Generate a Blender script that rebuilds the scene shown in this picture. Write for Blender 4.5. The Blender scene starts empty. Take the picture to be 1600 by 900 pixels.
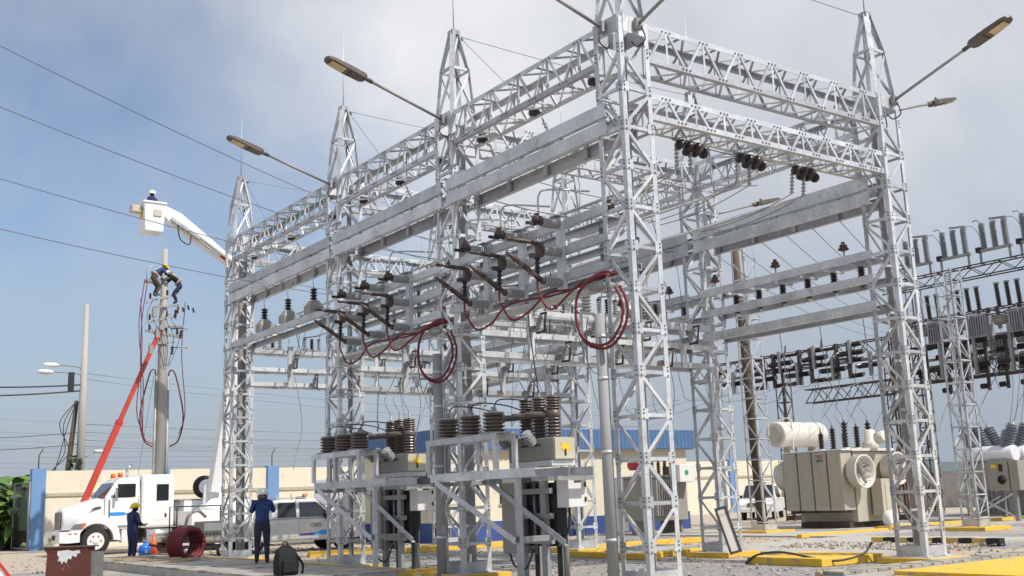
import bpy, math, random
from mathutils import Vector, Matrix
random.seed(7)
SC = bpy.context.scene
COL = SC.collection
R = math.radians

# ------------------------------------------------------------------ camera, sky, sun, exposure
cam_data = bpy.data.cameras.new('camera')
cam = bpy.data.objects.new('camera', cam_data)
COL.objects.link(cam)
yaw, pitch, roll = 0.946265375, 0.193059040, -0.0366200077
fw = Vector((math.cos(pitch)*math.cos(yaw), math.cos(pitch)*math.sin(yaw), math.sin(pitch)))
rt = Vector((math.sin(yaw), -math.cos(yaw), 0)); up = rt.cross(fw)
r2 = math.cos(roll)*rt + math.sin(roll)*up
u2 = -math.sin(roll)*rt + math.cos(roll)*up
M = Matrix((r2, u2, -fw)).transposed().to_4x4()
M.translation = Vector((-12.0569560, -13.1814535, 1.55))
cam.matrix_world = M
cam_data.sensor_width = 36
cam_data.lens = 36*1675.09/1600
cam_data.clip_start = 0.1
cam_data.clip_end = 3000
SC.camera = cam

SUN_EL = 50
sun_dir = Vector((0.32, -0.95, 0)).normalized()*math.cos(R(SUN_EL)) + Vector((0, 0, math.sin(R(SUN_EL))))
world = bpy.data.worlds.new('World'); SC.world = world
world.use_nodes = True
wn = world.node_tree; wn.nodes.clear()
def wnode(t, **k):
    n = wn.nodes.new(t)
    for a, b in k.items(): setattr(n, a, b)
    return n
wo = wnode('ShaderNodeOutputWorld'); bg = wnode('ShaderNodeBackground')
sky = wnode('ShaderNodeTexSky', sky_type='NISHITA', sun_disc=False)
sky.sun_elevation = R(SUN_EL)
sky.sun_rotation = math.atan2(sun_dir.x, sun_dir.y)
sky.air_density = 1.0; sky.dust_density = 1.2; sky.ozone_density = 1.2; sky.altitude = 0
bg.inputs['Strength'].default_value = 0.14
tc = wnode('ShaderNodeTexCoord')
mp = wnode('ShaderNodeMapping'); mp.inputs['Location'].default_value = (1.9, 1.11, 5.59); mp.inputs['Scale'].default_value = (1, 1, 1)
nz = wnode('ShaderNodeTexNoise'); nz.inputs['Scale'].default_value = 1.0; nz.inputs['Detail'].default_value = 7; nz.inputs['Roughness'].default_value = 0.55
rp = wnode('ShaderNodeValToRGB'); rp.color_ramp.elements[0].position = 0.40; rp.color_ramp.elements[1].position = 0.60
nz2 = wnode('ShaderNodeTexNoise'); nz2.inputs['Scale'].default_value = 3.1; nz2.inputs['Detail'].default_value = 5
rp2 = wnode('ShaderNodeValToRGB')
rp2.color_ramp.elements[0].position = 0.3; rp2.color_ramp.elements[0].color = (4.0, 4.25, 4.7, 1)
rp2.color_ramp.elements[1].position = 0.7; rp2.color_ramp.elements[1].color = (6.3, 6.35, 6.5, 1)
mx = wnode('ShaderNodeMixRGB')
L = wn.links.new
L(tc.outputs['Generated'], mp.inputs['Vector']); L(mp.outputs[0], nz.inputs['Vector']); L(mp.outputs[0], nz2.inputs['Vector'])
L(nz.outputs['Fac'], rp.inputs[0]); L(nz2.outputs['Fac'], rp2.inputs[0])
L(rp.outputs[0], mx.inputs[0]); L(sky.outputs[0], mx.inputs[1]); L(rp2.outputs[0], mx.inputs[2])
sxyz = wnode('ShaderNodeSeparateXYZ'); L(tc.outputs['Generated'], sxyz.inputs[0])
hz = wnode('ShaderNodeMapRange', interpolation_type='SMOOTHSTEP'); hz.inputs['From Min'].default_value = 0.32; hz.inputs['From Max'].default_value = 0.0; hz.inputs['To Min'].default_value = 0.0; hz.inputs['To Max'].default_value = 0.85
L(sxyz.outputs['Z'], hz.inputs['Value'])
mh = wnode('ShaderNodeMixRGB'); mh.inputs[2].default_value = (2.55, 2.95, 3.6, 1)   # haze low over the horizon, all round
L(hz.outputs[0], mh.inputs[0]); L(mx.outputs[0], mh.inputs[1]); L(mh.outputs[0], bg.inputs['Color']); L(bg.outputs[0], wo.inputs[0])
sl = bpy.data.lights.new('sun', 'SUN'); so = bpy.data.objects.new('sun', sl); COL.objects.link(so)
sl.energy = 4.3; sl.angle = R(0.6); sl.color = (1.0, 0.95, 0.87)
so.rotation_euler = sun_dir.to_track_quat('Z', 'Y').to_euler()
SC.view_settings.view_transform = 'Standard'; SC.view_settings.look = 'None'
SC.view_settings.exposure = 0.0; SC.view_settings.gamma = 1.0

# ------------------------------------------------------------------ materials
MATS = {}
def mat(name, col, rough=0.6, metal=0.0, var=0.12, scale=6.0, bump=0.0, col2=None, streak=False, spec=0.5, alpha=None, trans=0.0):
    m = bpy.data.materials.new(name); m.use_nodes = True
    nt = m.node_tree; b = nt.nodes['Principled BSDF']
    b.inputs['Roughness'].default_value = rough; b.inputs['Metallic'].default_value = metal
    b.inputs['Specular IOR Level'].default_value = spec
    t = nt.nodes.new('ShaderNodeTexCoord'); mpg = nt.nodes.new('ShaderNodeMapping')
    nt.links.new(t.outputs['Object'], mpg.inputs['Vector'])
    if streak: mpg.inputs['Scale'].default_value = (1, 1, 0.12)
    n = nt.nodes.new('ShaderNodeTexNoise'); n.inputs['Scale'].default_value = scale; n.inputs['Detail'].default_value = 6; n.inputs['Roughness'].default_value = 0.6
    nt.links.new(mpg.outputs[0], n.inputs['Vector'])
    r = nt.nodes.new('ShaderNodeValToRGB')
    r.color_ramp.elements[0].position = 0.33; r.color_ramp.elements[1].position = 0.68
    c2 = col2 if col2 else tuple(min(1, c*(1+var)) for c in col)
    c1 = col if col2 else tuple(c*(1-var) for c in col)
    r.color_ramp.elements[0].color = (*c1, 1); r.color_ramp.elements[1].color = (*c2, 1)
    nt.links.new(n.outputs['Fac'], r.inputs[0]); nt.links.new(r.outputs[0], b.inputs['Base Color'])
    if bump:
        bp = nt.nodes.new('ShaderNodeBump'); bp.inputs['Strength'].default_value = bump; bp.inputs['Distance'].default_value = 0.02
        nt.links.new(n.outputs['Fac'], bp.inputs['Height']); nt.links.new(bp.outputs[0], b.inputs['Normal'])
    if trans: b.inputs['Transmission Weight'].default_value = trans
    MATS[name] = m
    return m
mat('galv_white', (0.72, 0.73, 0.74), 0.5, 0.1, 0.06, 3.0)
mat('bolt', (0.16, 0.16, 0.17), 0.5, 0.6)
mat('rust', (0.06, 0.046, 0.04), 0.8, 0.1, 0.3, 5, col2=(0.12, 0.095, 0.08))
mat('porcelain_brown', (0.075, 0.035, 0.028), 0.22, 0, 0.2, 3)
mat('porcelain_dark', (0.035, 0.024, 0.024), 0.3, 0, 0.2, 3)
mat('porcelain_taupe', (0.13, 0.105, 0.085), 0.3, 0, 0.2, 3)
mat('porcelain_slate', (0.20, 0.215, 0.245), 0.3, 0, 0.1, 3)
mat('pipe_grey', (0.33, 0.335, 0.33), 0.65, 0, 0.12, 3, streak=True)
mat('porcelain_grey', (0.36, 0.365, 0.36), 0.3, 0, 0.08, 3)
mat('bronze', (0.085, 0.06, 0.05), 0.5, 0.3, 0.3, 8)
mat('black_rubber', (0.018, 0.018, 0.019), 0.6, 0, 0.2, 6)
mat('red_cable', (0.15, 0.012, 0.02), 0.6, 0, 0.15, 5)
mat('red_boom', (0.50, 0.05, 0.03), 0.45, 0, 0.12, 3)
mat('cable_dark', (0.04, 0.04, 0.045), 0.6)
mat('wire', (0.20, 0.21, 0.23), 0.5, 0.4)
mat('tank_grey', (0.30, 0.285, 0.25), 0.5, 0, 0.08, 4)
mat('tank_light', (0.52, 0.48, 0.38), 0.5, 0, 0.08, 4)
mat('khaki', (0.47, 0.43, 0.35), 0.5, 0, 0.06, 2, streak=True)
mat('cream_paint', (0.66, 0.63, 0.56), 0.5, 0, 0.05, 2)
mat('box_white', (0.72, 0.71, 0.69), 0.4, 0, 0.04, 2)
mat('truck_white', (0.80, 0.80, 0.79), 0.22, 0, 0.02, 1.5)
mat('silver', (0.62, 0.62, 0.61), 0.28, 0.25, 0.03, 1.5)
mat('chrome', (0.65, 0.65, 0.66), 0.18, 0.9, 0.04, 4)
mat('glass_dark', (0.012, 0.014, 0.016), 0.06, 0, 0.1, 2, spec=0.8)
mat('glass_wind', (0.05, 0.075, 0.08), 0.05, 0, 0.2, 2, spec=0.9)
mat('tyre', (0.022, 0.021, 0.02), 0.85, 0, 0.2, 10)
mat('grille', (0.14, 0.13, 0.12), 0.4, 0.6, 0.2, 20)
mat('orange', (0.75, 0.13, 0.03), 0.4)
mat('red_paint', (0.5, 0.03, 0.035), 0.45)
mat('sticker', (0.85, 0.55, 0.02), 0.5)
mat('helmet_yellow', (0.80, 0.62, 0.02), 0.35)
mat('helmet_white', (0.82, 0.82, 0.80), 0.3, 0, 0.03)
mat('navy', (0.018, 0.024, 0.085), 0.85, 0, 0.3, 9, bump=0.3)
mat('denim', (0.025, 0.032, 0.055), 0.85, 0, 0.3, 9, bump=0.3)
mat('blue_shirt', (0.022, 0.052, 0.17), 0.85, 0, 0.3, 9, bump=0.3)
mat('skin', (0.27, 0.14, 0.09), 0.55)
mat('boot', (0.05, 0.04, 0.035), 0.7)
mat('concrete', (0.42, 0.40, 0.36), 0.85, 0, 0.14, 3, bump=0.3)
mat('concrete_pole', (0.40, 0.38, 0.35), 0.85, 0, 0.12, 2, streak=True)
mat('wood', (0.42, 0.31, 0.20), 0.8, 0, 0.25, 3)
mat('wood_pole', (0.10, 0.07, 0.05), 0.9, 0, 0.35, 2, streak=True)
mat('wall_trim', (0.42, 0.38, 0.29), 0.85)
mat('blue_base', (0.035, 0.075, 0.24), 0.7, 0, 0.12, 1)
mat('blue_roof', (0.10, 0.185, 0.36), 0.45, 0.1, 0.08, 2)
mat('blue_plastic', (0.015, 0.17, 0.62), 0.35, 0, 0.05)
mat('logo_blue', (0.02, 0.30, 0.75), 0.4)
mat('logo_purple', (0.06, 0.03, 0.25), 0.4)
mat('logo_grey', (0.08, 0.08, 0.09), 0.4)
mat('cardboard', (0.28, 0.18, 0.11), 0.85)
mat('lamp_body', (0.12, 0.10, 0.085), 0.5, 0.2)
mat('lamp_lens', (0.62, 0.47, 0.27), 0.35)
mat('leaf', (0.06, 0.13, 0.022), 0.5, 0, 0.4, 1.2, col2=(0.14, 0.24, 0.04))
mat('leaf_dark', (0.022, 0.05, 0.014), 0.6, 0, 0.4, 1.2)
mat('stem', (0.12, 0.15, 0.05), 0.7)
mat('green_tarp', (0.16, 0.30, 0.20), 0.8)
mat('black_cloth', (0.012, 0.012, 0.013), 0.9, bump=0.3)
mat('white_panel', (0.66, 0.62, 0.56), 0.6, 0, 0.05, 2)
mat('green_mark', (0.03, 0.35, 0.10), 0.5)
mat('rubble', (0.40, 0.33, 0.26), 0.9, 0, 0.3, 4)
mat('hill', (0.10, 0.13, 0.13), 0.9)
def steel(name, col, rough, metal, lo, hi, stain):
    """galvanised steel: zinc mottling, pale and dark runs, and every member a little different"""
    m = bpy.data.materials.new(name); m.use_nodes = True; nt = m.node_tree; b = nt.nodes['Principled BSDF']; N = nt.nodes.new; K = nt.links.new
    b.inputs['Metallic'].default_value = metal
    t = N('ShaderNodeTexCoord'); v = N('ShaderNodeTexVoronoi'); v.inputs['Scale'].default_value = 22
    n = N('ShaderNodeTexNoise'); n.inputs['Scale'].default_value = 1.7; n.inputs['Detail'].default_value = 7; n.inputs['Roughness'].default_value = .65
    n2 = N('ShaderNodeTexNoise'); n2.inputs['Scale'].default_value = 4.0; n2.inputs['Detail'].default_value = 5
    g = N('ShaderNodeNewGeometry')
    K(t.outputs['Object'], v.inputs['Vector']); K(g.outputs['Position'], n.inputs['Vector']); K(g.outputs['Position'], n2.inputs['Vector'])
    oi = N('ShaderNodeObjectInfo'); mr = N('ShaderNodeMapRange'); mr.inputs['To Min'].default_value = lo; mr.inputs['To Max'].default_value = hi
    K(oi.outputs['Random'], mr.inputs['Value'])
    r1 = N('ShaderNodeMapRange'); r1.inputs['From Min'].default_value = .3; r1.inputs['From Max'].default_value = .7; r1.inputs['To Min'].default_value = .72; r1.inputs['To Max'].default_value = 1.14
    K(n.outputs['Fac'], r1.inputs['Value'])
    sp = N('ShaderNodeSeparateColor'); K(v.outputs['Color'], sp.inputs[0])
    r3 = N('ShaderNodeMapRange'); r3.inputs['To Min'].default_value = .92; r3.inputs['To Max'].default_value = 1.07; K(sp.outputs[0], r3.inputs['Value'])
    m1 = N('ShaderNodeMath'); m1.operation = 'MULTIPLY'; K(mr.outputs[0], m1.inputs[0]); K(r1.outputs[0], m1.inputs[1])
    m2 = N('ShaderNodeMath'); m2.operation = 'MULTIPLY'; K(m1.outputs[0], m2.inputs[0]); K(r3.outputs[0], m2.inputs[1])
    vm = N('ShaderNodeVectorMath'); vm.operation = 'SCALE'; vm.inputs[0].default_value = col; K(m2.outputs[0], vm.inputs['Scale'])
    st = N('ShaderNodeMapRange'); st.inputs['From Min'].default_value = .62; st.inputs['From Max'].default_value = .78; st.inputs['To Max'].default_value = stain; K(n2.outputs['Fac'], st.inputs['Value'])
    mx_ = N('ShaderNodeMixRGB'); mx_.inputs[2].default_value = (.30, .235, .17, 1); K(st.outputs[0], mx_.inputs[0]); K(vm.outputs[0], mx_.inputs[1]); K(mx_.outputs[0], b.inputs['Base Color'])
    rr = N('ShaderNodeMapRange'); rr.inputs['To Min'].default_value = rough-.1; rr.inputs['To Max'].default_value = rough+.14; K(n2.outputs['Fac'], rr.inputs['Value']); K(rr.outputs[0], b.inputs['Roughness'])
    MATS[name] = m
steel('galv', (0.64, 0.655, 0.67), .46, .42, .74, 1.12, .55)
steel('galv_old', (0.34, 0.34, 0.335), .55, .4, .8, 1.15, .6)
def worn_paint(name, col, col2, under, amount):
    m = bpy.data.materials.new(name); m.use_nodes = True; nt = m.node_tree; b = nt.nodes['Principled BSDF']; N = nt.nodes.new; K = nt.links.new
    b.inputs['Roughness'].default_value = .75; g = N('ShaderNodeNewGeometry')
    n = N('ShaderNodeTexNoise'); n.inputs['Scale'].default_value = 2.2; n.inputs['Detail'].default_value = 9; n.inputs['Roughness'].default_value = .7; K(g.outputs['Position'], n.inputs['Vector'])
    n2 = N('ShaderNodeTexNoise'); n2.inputs['Scale'].default_value = .9; n2.inputs['Detail'].default_value = 6; K(g.outputs['Position'], n2.inputs['Vector'])
    a = N('ShaderNodeMixRGB'); a.inputs[1].default_value = (*col, 1); a.inputs[2].default_value = (*col2, 1); K(n2.outputs['Fac'], a.inputs[0])
    r = N('ShaderNodeValToRGB'); r.color_ramp.elements[0].position = 1-amount-.04; r.color_ramp.elements[1].position = 1-amount+.04; K(n.outputs['Fac'], r.inputs[0])
    c = N('ShaderNodeMixRGB'); c.inputs[2].default_value = (*under, 1); K(r.outputs[0], c.inputs[0]); K(a.outputs[0], c.inputs[1]); K(c.outputs[0], b.inputs['Base Color'])
    bp = N('ShaderNodeBump'); bp.inputs['Strength'].default_value = .3; bp.inputs['Distance'].default_value = .01; K(n.outputs['Fac'], bp.inputs['Height']); K(bp.outputs[0], b.inputs['Normal'])
    MATS[name] = m
worn_paint('yellow', (.70, .40, .025), (.78, .52, .08), (.36, .31, .22), .40)
worn_paint('yellow_worn', (.62, .37, .06), (.66, .46, .14), (.38, .35, .29), .47)
worn_paint('wall_cream', (.66, .59, .45), (.73, .68, .55), (.50, .45, .35), .36)
worn_paint('blue_pillar', (.12, .25, .48), (.17, .30, .52), (.25, .32, .42), .36)
worn_paint('concrete_slab', (.33, .31, .28), (.42, .39, .34), (.24, .22, .19), .46)
worn_paint('rust_red', (.13, .035, .028), (.085, .03, .022), (.20, .12, .09), .38)
def ground_material():
    m = bpy.data.materials.new('gravel'); m.use_nodes = True; nt = m.node_tree; b = nt.nodes['Principled BSDF']
    b.inputs['Roughness'].default_value = 0.92
    t = nt.nodes.new('ShaderNodeTexCoord')
    v = nt.nodes.new('ShaderNodeTexVoronoi'); v.inputs['Scale'].default_value = 16
    n = nt.nodes.new('ShaderNodeTexNoise'); n.inputs['Scale'].default_value = 0.16; n.inputs['Detail'].default_value = 8
    n3 = nt.nodes.new('ShaderNodeTexNoise'); n3.inputs['Scale'].default_value = 5; n3.inputs['Detail'].default_value = 6
    for q in (v, n, n3): nt.links.new(t.outputs['Object'], q.inputs['Vector'])
    ra = nt.nodes.new('ShaderNodeValToRGB'); ra.color_ramp.elements[0].color = (0.13, 0.13, 0.125, 1); ra.color_ramp.elements[1].color = (0.42, 0.41, 0.39, 1)
    nt.links.new(v.outputs['Color'], ra.inputs[0])
    rb = nt.nodes.new('ShaderNodeValToRGB'); rb.color_ramp.elements[0].color = (0.38, 0.31, 0.23, 1); rb.color_ramp.elements[1].color = (0.55, 0.46, 0.36, 1)
    nt.links.new(n3.outputs['Fac'], rb.inputs[0])
    rc = nt.nodes.new('ShaderNodeValToRGB'); rc.color_ramp.elements[0].position = 0.5; rc.color_ramp.elements[1].position = 0.58
    nt.links.new(n.outputs['Fac'], rc.inputs[0])
    # the dirt lies on the far left (vehicle side) of the yard
    sx = nt.nodes.new('ShaderNodeSeparateXYZ'); nt.links.new(t.outputs['Object'], sx.inputs[0])
    mr = nt.nodes.new('ShaderNodeMapRange'); mr.inputs['From Min'].default_value = 17.5; mr.inputs['From Max'].default_value = 20.0
    nt.links.new(sx.outputs['Y'], mr.inputs['Value'])
    mm = nt.nodes.new('ShaderNodeMath'); mm.operation = 'MAXIMUM'; nt.links.new(rc.outputs[0], mm.inputs[0]); nt.links.new(mr.outputs[0], mm.inputs[1])
    m2 = nt.nodes.new('ShaderNodeMath'); m2.operation = 'MULTIPLY'; m2.inputs[1].default_value = 0.85; nt.links.new(mm.outputs[0], m2.inputs[0])
    mxn = nt.nodes.new('ShaderNodeMixRGB'); nt.links.new(m2.outputs[0], mxn.inputs[0]); nt.links.new(ra.outputs[0], mxn.inputs[1]); nt.links.new(rb.outputs[0], mxn.inputs[2])
    nt.links.new(mxn.outputs[0], b.inputs['Base Color'])
    bp = nt.nodes.new('ShaderNodeBump'); bp.inputs['Strength'].default_value = 0.9; bp.inputs['Distance'].default_value = 0.03
    nt.links.new(v.outputs['Distance'], bp.inputs['Height']); nt.links.new(bp.outputs[0], b.inputs['Normal'])
    MATS['gravel'] = m
ground_material()

# ------------------------------------------------------------------ helpers
class MB:
    def __init__(s): s.v = []; s.f = []; s.sm = []
    def add(s, verts, faces, smooth=False):
        o = len(s.v); s.v += [tuple(x) for x in verts]
        s.f += [tuple(i+o for i in f) for f in faces]; s.sm += [smooth]*len(faces); return s
    def box(s, c, d, rot=None):
        hx, hy, hz = d[0]/2, d[1]/2, d[2]/2; c = Vector(c)
        vs = [Vector((x*hx, y*hy, z*hz)) for x in (-1, 1) for y in (-1, 1) for z in (-1, 1)]
        if rot is not None: vs = [rot @ v for v in vs]
        return s.add([c+v for v in vs], [(0, 1, 3, 2), (4, 6, 7, 5), (0, 4, 5, 1), (2, 3, 7, 6), (0, 2, 6, 4), (1, 5, 7, 3)])
    def bx(s, x0, x1, y0, y1, z0, z1):
        return s.box(((x0+x1)/2, (y0+y1)/2, (z0+z1)/2), (abs(x1-x0), abs(y1-y0), abs(z1-z0)))
    def frame(s, p0, p1, n):
        p0 = Vector(p0); p1 = Vector(p1); z = (p1-p0).normalized(); n = Vector(n)
        y = n - z*n.dot(z)
        if y.length < 1e-4: y = z.orthogonal()
        y.normalize(); x = y.cross(z); return p0, p1, x, y
    def prof(s, p0, p1, pts, n=(0, 0, 1)):
        """extrude closed 2D profile pts (x across, y along n) from p0 to p1"""
        p0, p1, x, y = s.frame(p0, p1, n); k = len(pts)
        vs = [p0+x*a+y*b for a, b in pts]+[p1+x*a+y*b for a, b in pts]
        fs = [(i, (i+1) % k, (i+1) % k+k, i+k) for i in range(k)]+[tuple(range(k-1, -1, -1)), tuple(range(k, 2*k))]
        return s.add(vs, fs)
    def bar(s, p0, p1, w, h, n=(0, 0, 1)):
        return s.prof(p0, p1, [(-w/2, -h/2), (w/2, -h/2), (w/2, h/2), (-w/2, h/2)], n)
    def lang(s, p0, p1, w, t, n, sx=1):
        """L section: flange flat on plane with outward normal n"""
        return s.prof(p0, p1, [(-sx*w/2, 0), (sx*w/2, 0), (sx*w/2, -t), (-sx*(w/2-t), -t), (-sx*(w/2-t), -w*.8), (-sx*w/2, -w*.8)], n)
    def chan(s, p0, p1, h, w, t, n):
        """channel: web outward along n, height h perpendicular, flanges inward"""
        q = h/2
        return s.prof(p0, p1, [(-q, 0), (q, 0), (q, -w), (q-t, -w), (q-t, -t), (-q+t, -t), (-q+t, -w), (-q, -w)], n)
    def tube(s, pts, r, k=8, caps=True):
        pts = [Vector(p) for p in pts]; n = len(pts); rs = r if isinstance(r, (list, tuple)) else [r]*n
        t0 = (pts[1]-pts[0]).normalized(); x = t0.orthogonal().normalized(); vs = []
        for i, p in enumerate(pts):
            t = (pts[min(i+1, n-1)]-pts[max(i-1, 0)]).normalized()
            x = (x-t*x.dot(t)).normalized(); y = t.cross(x)
            vs += [p+(x*math.cos(a*2*math.pi/k)+y*math.sin(a*2*math.pi/k))*rs[i] for a in range(k)]
        fs = [(i*k+a, i*k+(a+1) % k, (i+1)*k+(a+1) % k, (i+1)*k+a) for i in range(n-1) for a in range(k)]
        s.add(vs, fs, True)
        if caps:
            o = len(s.v)-len(vs)
            s.f += [tuple(o+a for a in range(k-1, -1, -1)), tuple(o+(n-1)*k+a for a in range(k))]; s.sm += [False, False]
        return s
    def lathe(s, p0, ax, prof, k=12, smooth=True):
        """prof: list of (dist along axis, radius)"""
        p0 = Vector(p0); ax = Vector(ax).normalized(); x = ax.orthogonal().normalized(); y = ax.cross(x); n = len(prof)
        vs = [p0+ax*d+(x*math.cos(a*2*math.pi/k)+y*math.sin(a*2*math.pi/k))*r for d, r in prof for a in range(k)]
        fs = [(i*k+a, i*k+(a+1) % k, (i+1)*k+(a+1) % k, (i+1)*k+a) for i in range(n-1) for a in range(k)]
        s.add(vs, fs, smooth); o = len(s.v)-len(vs)
        s.f += [tuple(o+a for a in range(k-1, -1, -1)), tuple(o+(n-1)*k+a for a in range(k))]; s.sm += [False, False]
        return s
    def sheds(s, p0, p1, r0, r1, n, k=12):
        """insulator with n sheds from p0 to p1"""
        p0 = Vector(p0); p1 = Vector(p1); Lh = (p1-p0).length; pr = [(0, r0)]
        for i in range(n):
            a = Lh*(i+.1)/n; b = Lh*(i+.55)/n; c = Lh*(i+.75)/n
            pr += [(a, r0), (b, r1), (c, r1*.96), (c+.001, r0)]
        pr += [(Lh, r0)]
        return s.lathe(p0, p1-p0, pr, k, False)
    def ellips(s, c, d, k=10, m=7):
        vs = []; c = Vector(c)
        for i in range(m+1):
            th = math.pi*i/m
            for a in range(k):
                ph = 2*math.pi*a/k
                vs.append(c+Vector((d[0]*math.sin(th)*math.cos(ph), d[1]*math.sin(th)*math.sin(ph), d[2]*math.cos(th))))
        return s.add(vs, [(i*k+a, (i+1)*k+a, (i+1)*k+(a+1) % k, i*k+(a+1) % k) for i in range(m) for a in range(k)], True)
    def loft(s, secs, smooth=False):
        k = len(secs[0]); vs = [Vector(p) for q in secs for p in q]; n = len(secs)
        fs = [(i*k+a, i*k+(a+1) % k, (i+1)*k+(a+1) % k, (i+1)*k+a) for i in range(n-1) for a in range(k)]
        fs += [tuple(range(k-1, -1, -1)), tuple((n-1)*k+a for a in range(k))]
        return s.add(vs, fs, smooth)
    def mesh(s, name):
        me = bpy.data.meshes.new(name); me.from_pydata(s.v, [], s.f)
        me.polygons.foreach_set('use_smooth', s.sm); me.update(); return me
    def build(s, name, m, parent=None, bevel=0):
        o = obj(name, s.mesh(name), m, parent)
        if bevel:
            b = o.modifiers.new('b', 'BEVEL'); b.width = bevel; b.segments = 2; b.limit_method = 'ANGLE'
        return o
def obj(name, me, m, parent=None, loc=None):
    if not me.materials: me.materials.append(MATS[m])
    o = bpy.data.objects.new(name, me); COL.objects.link(o)
    if parent is not None: o.parent = parent
    if loc: o.location = loc
    return o
def tag(o, label=None, cat=None, group=None, kind=None):
    if label: o['label'] = label
    if cat: o['category'] = cat
    if group: o['group'] = group
    if kind: o['kind'] = kind
    return o
def thing(name, label, cat, loc=(0, 0, 0), rz=0, group=None):
    o = bpy.data.objects.new(name, None); COL.objects.link(o); o.empty_display_size = .2
    o.location = loc; o.rotation_euler = (0, 0, rz); return tag(o, label, cat, group)
def dup(root, loc, rz=0, label=None, group=None, skip=()):
    def cp(o, par):
        c = o.copy(); COL.objects.link(c); c.parent = par
        for ch in o.children:
            if ch.name.split('.')[0] not in skip: cp(ch, c)
        return c
    r = cp(root, None); r.location = loc; r.rotation_euler = (0, 0, rz)
    if label: r['label'] = label
    if group: r['group'] = group
    return r
def sag(a, b, s, n=14):
    a = Vector(a); b = Vector(b)
    return [a.lerp(b, i/n)-Vector((0, 0, s*4*(i/n)*(1-i/n))) for i in range(n+1)]
def spl(pts, n=8):
    """Catmull-Rom"""
    P = [Vector(p) for p in pts]; P = [P[0]*2-P[1]]+P+[P[-1]*2-P[-2]]; out = []
    for i in range(1, len(P)-2):
        for j in range(n):
            t = j/n; a, b, c, d = P[i-1], P[i], P[i+1], P[i+2]
            out.append(.5*((2*b)+(c-a)*t+(2*a-5*b+4*c-d)*t*t+(3*b-a-3*c+d)*t*t*t))
    return out+[P[-2]]

# ------------------------------------------------------------------ the setting
g = MB().add([(-900, -900, 0), (900, -900, 0), (900, 900, 0), (-900, 900, 0)], [(0, 1, 2, 3)]).build('ground', 'gravel')
tag(g, kind='structure')
hb = MB(); random.seed(3)
hv = []; N = 80
for i in range(N+1):
    a = R(-10)+R(125)*i/N; rr = 600
    h = 12+9*math.sin(i*.31)+6*math.sin(i*.83+1)+3*math.sin(i*2.1)
    hv += [(rr*math.cos(a), rr*math.sin(a), -1), ((rr+150)*math.cos(a), (rr+150)*math.sin(a), max(4, h))]
hb.add(hv, [(2*i, 2*i+2, 2*i+3, 2*i+1) for i in range(N)], True)
tag(hb.build('hills', 'hill'), kind='structure')
V = [0.0, 5.39, 10.755, 17.82]; U = [0.0, 7.24]; HW = 0.34

# concrete duct covers in the foreground and their painted edges
def duct(name, x0, x1, y0, y1, z, along, n, m='concrete_slab'):
    root = MB().bx(x0, x1, y0, y1, 0, z-.03).build(name, 'concrete'); tag(root, kind='structure')
    for i in range(n):
        if along == 'y':
            a = y0+(y1-y0)*i/n; b = y0+(y1-y0)*(i+1)/n
            q = MB().bx(x0+.03, x1-.03, a+.015, b-.015, 0, .05)
        else:
            a = x0+(x1-x0)*i/n; b = x0+(x1-x0)*(i+1)/n
            q = MB().bx(a+.015, b-.015, y0+.03, y1-.03, 0, .05)
        q.build('cover_slab', m, root).location.z = z-.03+random.uniform(-.012, .008)
    return root
duct('cable_duct', -3.6, -1.15, 6.2, 21.5, 0.2, 'y', 26)
duct('cable_duct', 3.2, 14.0, -1.25, -0.75, 0.10, 'x', 34)
tag(MB().bx(3.2, 14, -.74, -.62, 0, .11).build('duct_edge', 'yellow_worn'), kind='structure')
tag(MB().bx(-1.14, -.98, 6.2, 21.5, 0, .24).build('duct_edge', 'yellow_worn'), kind='structure')
tag(MB().bx(4.4, 12, -4.2, -1.35, 0, .07).build('painted_slab', 'yellow'), kind='structure')
tag(MB().bx(8.2, 15.6, 2.0, 8.0, 0, .06).build('concrete_apron', 'concrete'), kind='structure')
tag(MB().bx(15.2, 32, 8.2, 17, 0, .05).build('transformer_pad', 'concrete'), kind='structure')
KERB = [  # x0,x1,y0,y1,h, label
    (5.35, 7.3, .95, 2.9, .16, 'broad yellow painted kerb block left of the right-hand corner tower'),
    (5.5, 5.72, 5.9, 9.2, .14, 'long yellow kerb running behind the nearest tower'),
    (5.8, 9.2, 6.55, 6.8, .14, 'yellow kerb beside the tower with the leaning framed panel'),
    (6.6, 12.2, 11.0, 11.22, .16, 'yellow kerb in front of the blue and cream building'),
    (4.6, 9.2, 16.2, 16.42, .16, 'yellow kerb far left of the building behind the recloser stand'),
    (2.2, 4.5, 17.5, 17.72, .16, 'short yellow kerb beside the silver pickup'),
    (-.5, 1.0, 7.3, 7.5, .12, 'yellow kerb at the foot of the left recloser stand'),
    (14.8, 20.0, 9.3, 9.5, .12, 'yellow kerb along the front of the big transformer'),
    (19.2, 30, 9.7, 9.9, .16, 'far yellow kerb behind the slim right tower'),
    (-.9, -.7, 10.2, 11.9, .13, 'yellow kerb beside the third tower of the left row'),
]
for x0, x1, y0, y1, h, lb in KERB:
    tag(MB().bx(x0, x1, y0, y1, 0, h).build('kerb', 'yellow', bevel=.015), lb, 'kerb')
bk = thing('striped_kerb', 'black and yellow striped low kerb behind the right corner tower', 'kerb', (12.4, 1.4, 0))
for i in range(10):
    MB().bx(0, .22, i*.36, i*.36+.355, 0, .19).build('stripe_block', 'yellow_worn' if i % 2 else 'black_rubber', bk)
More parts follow.
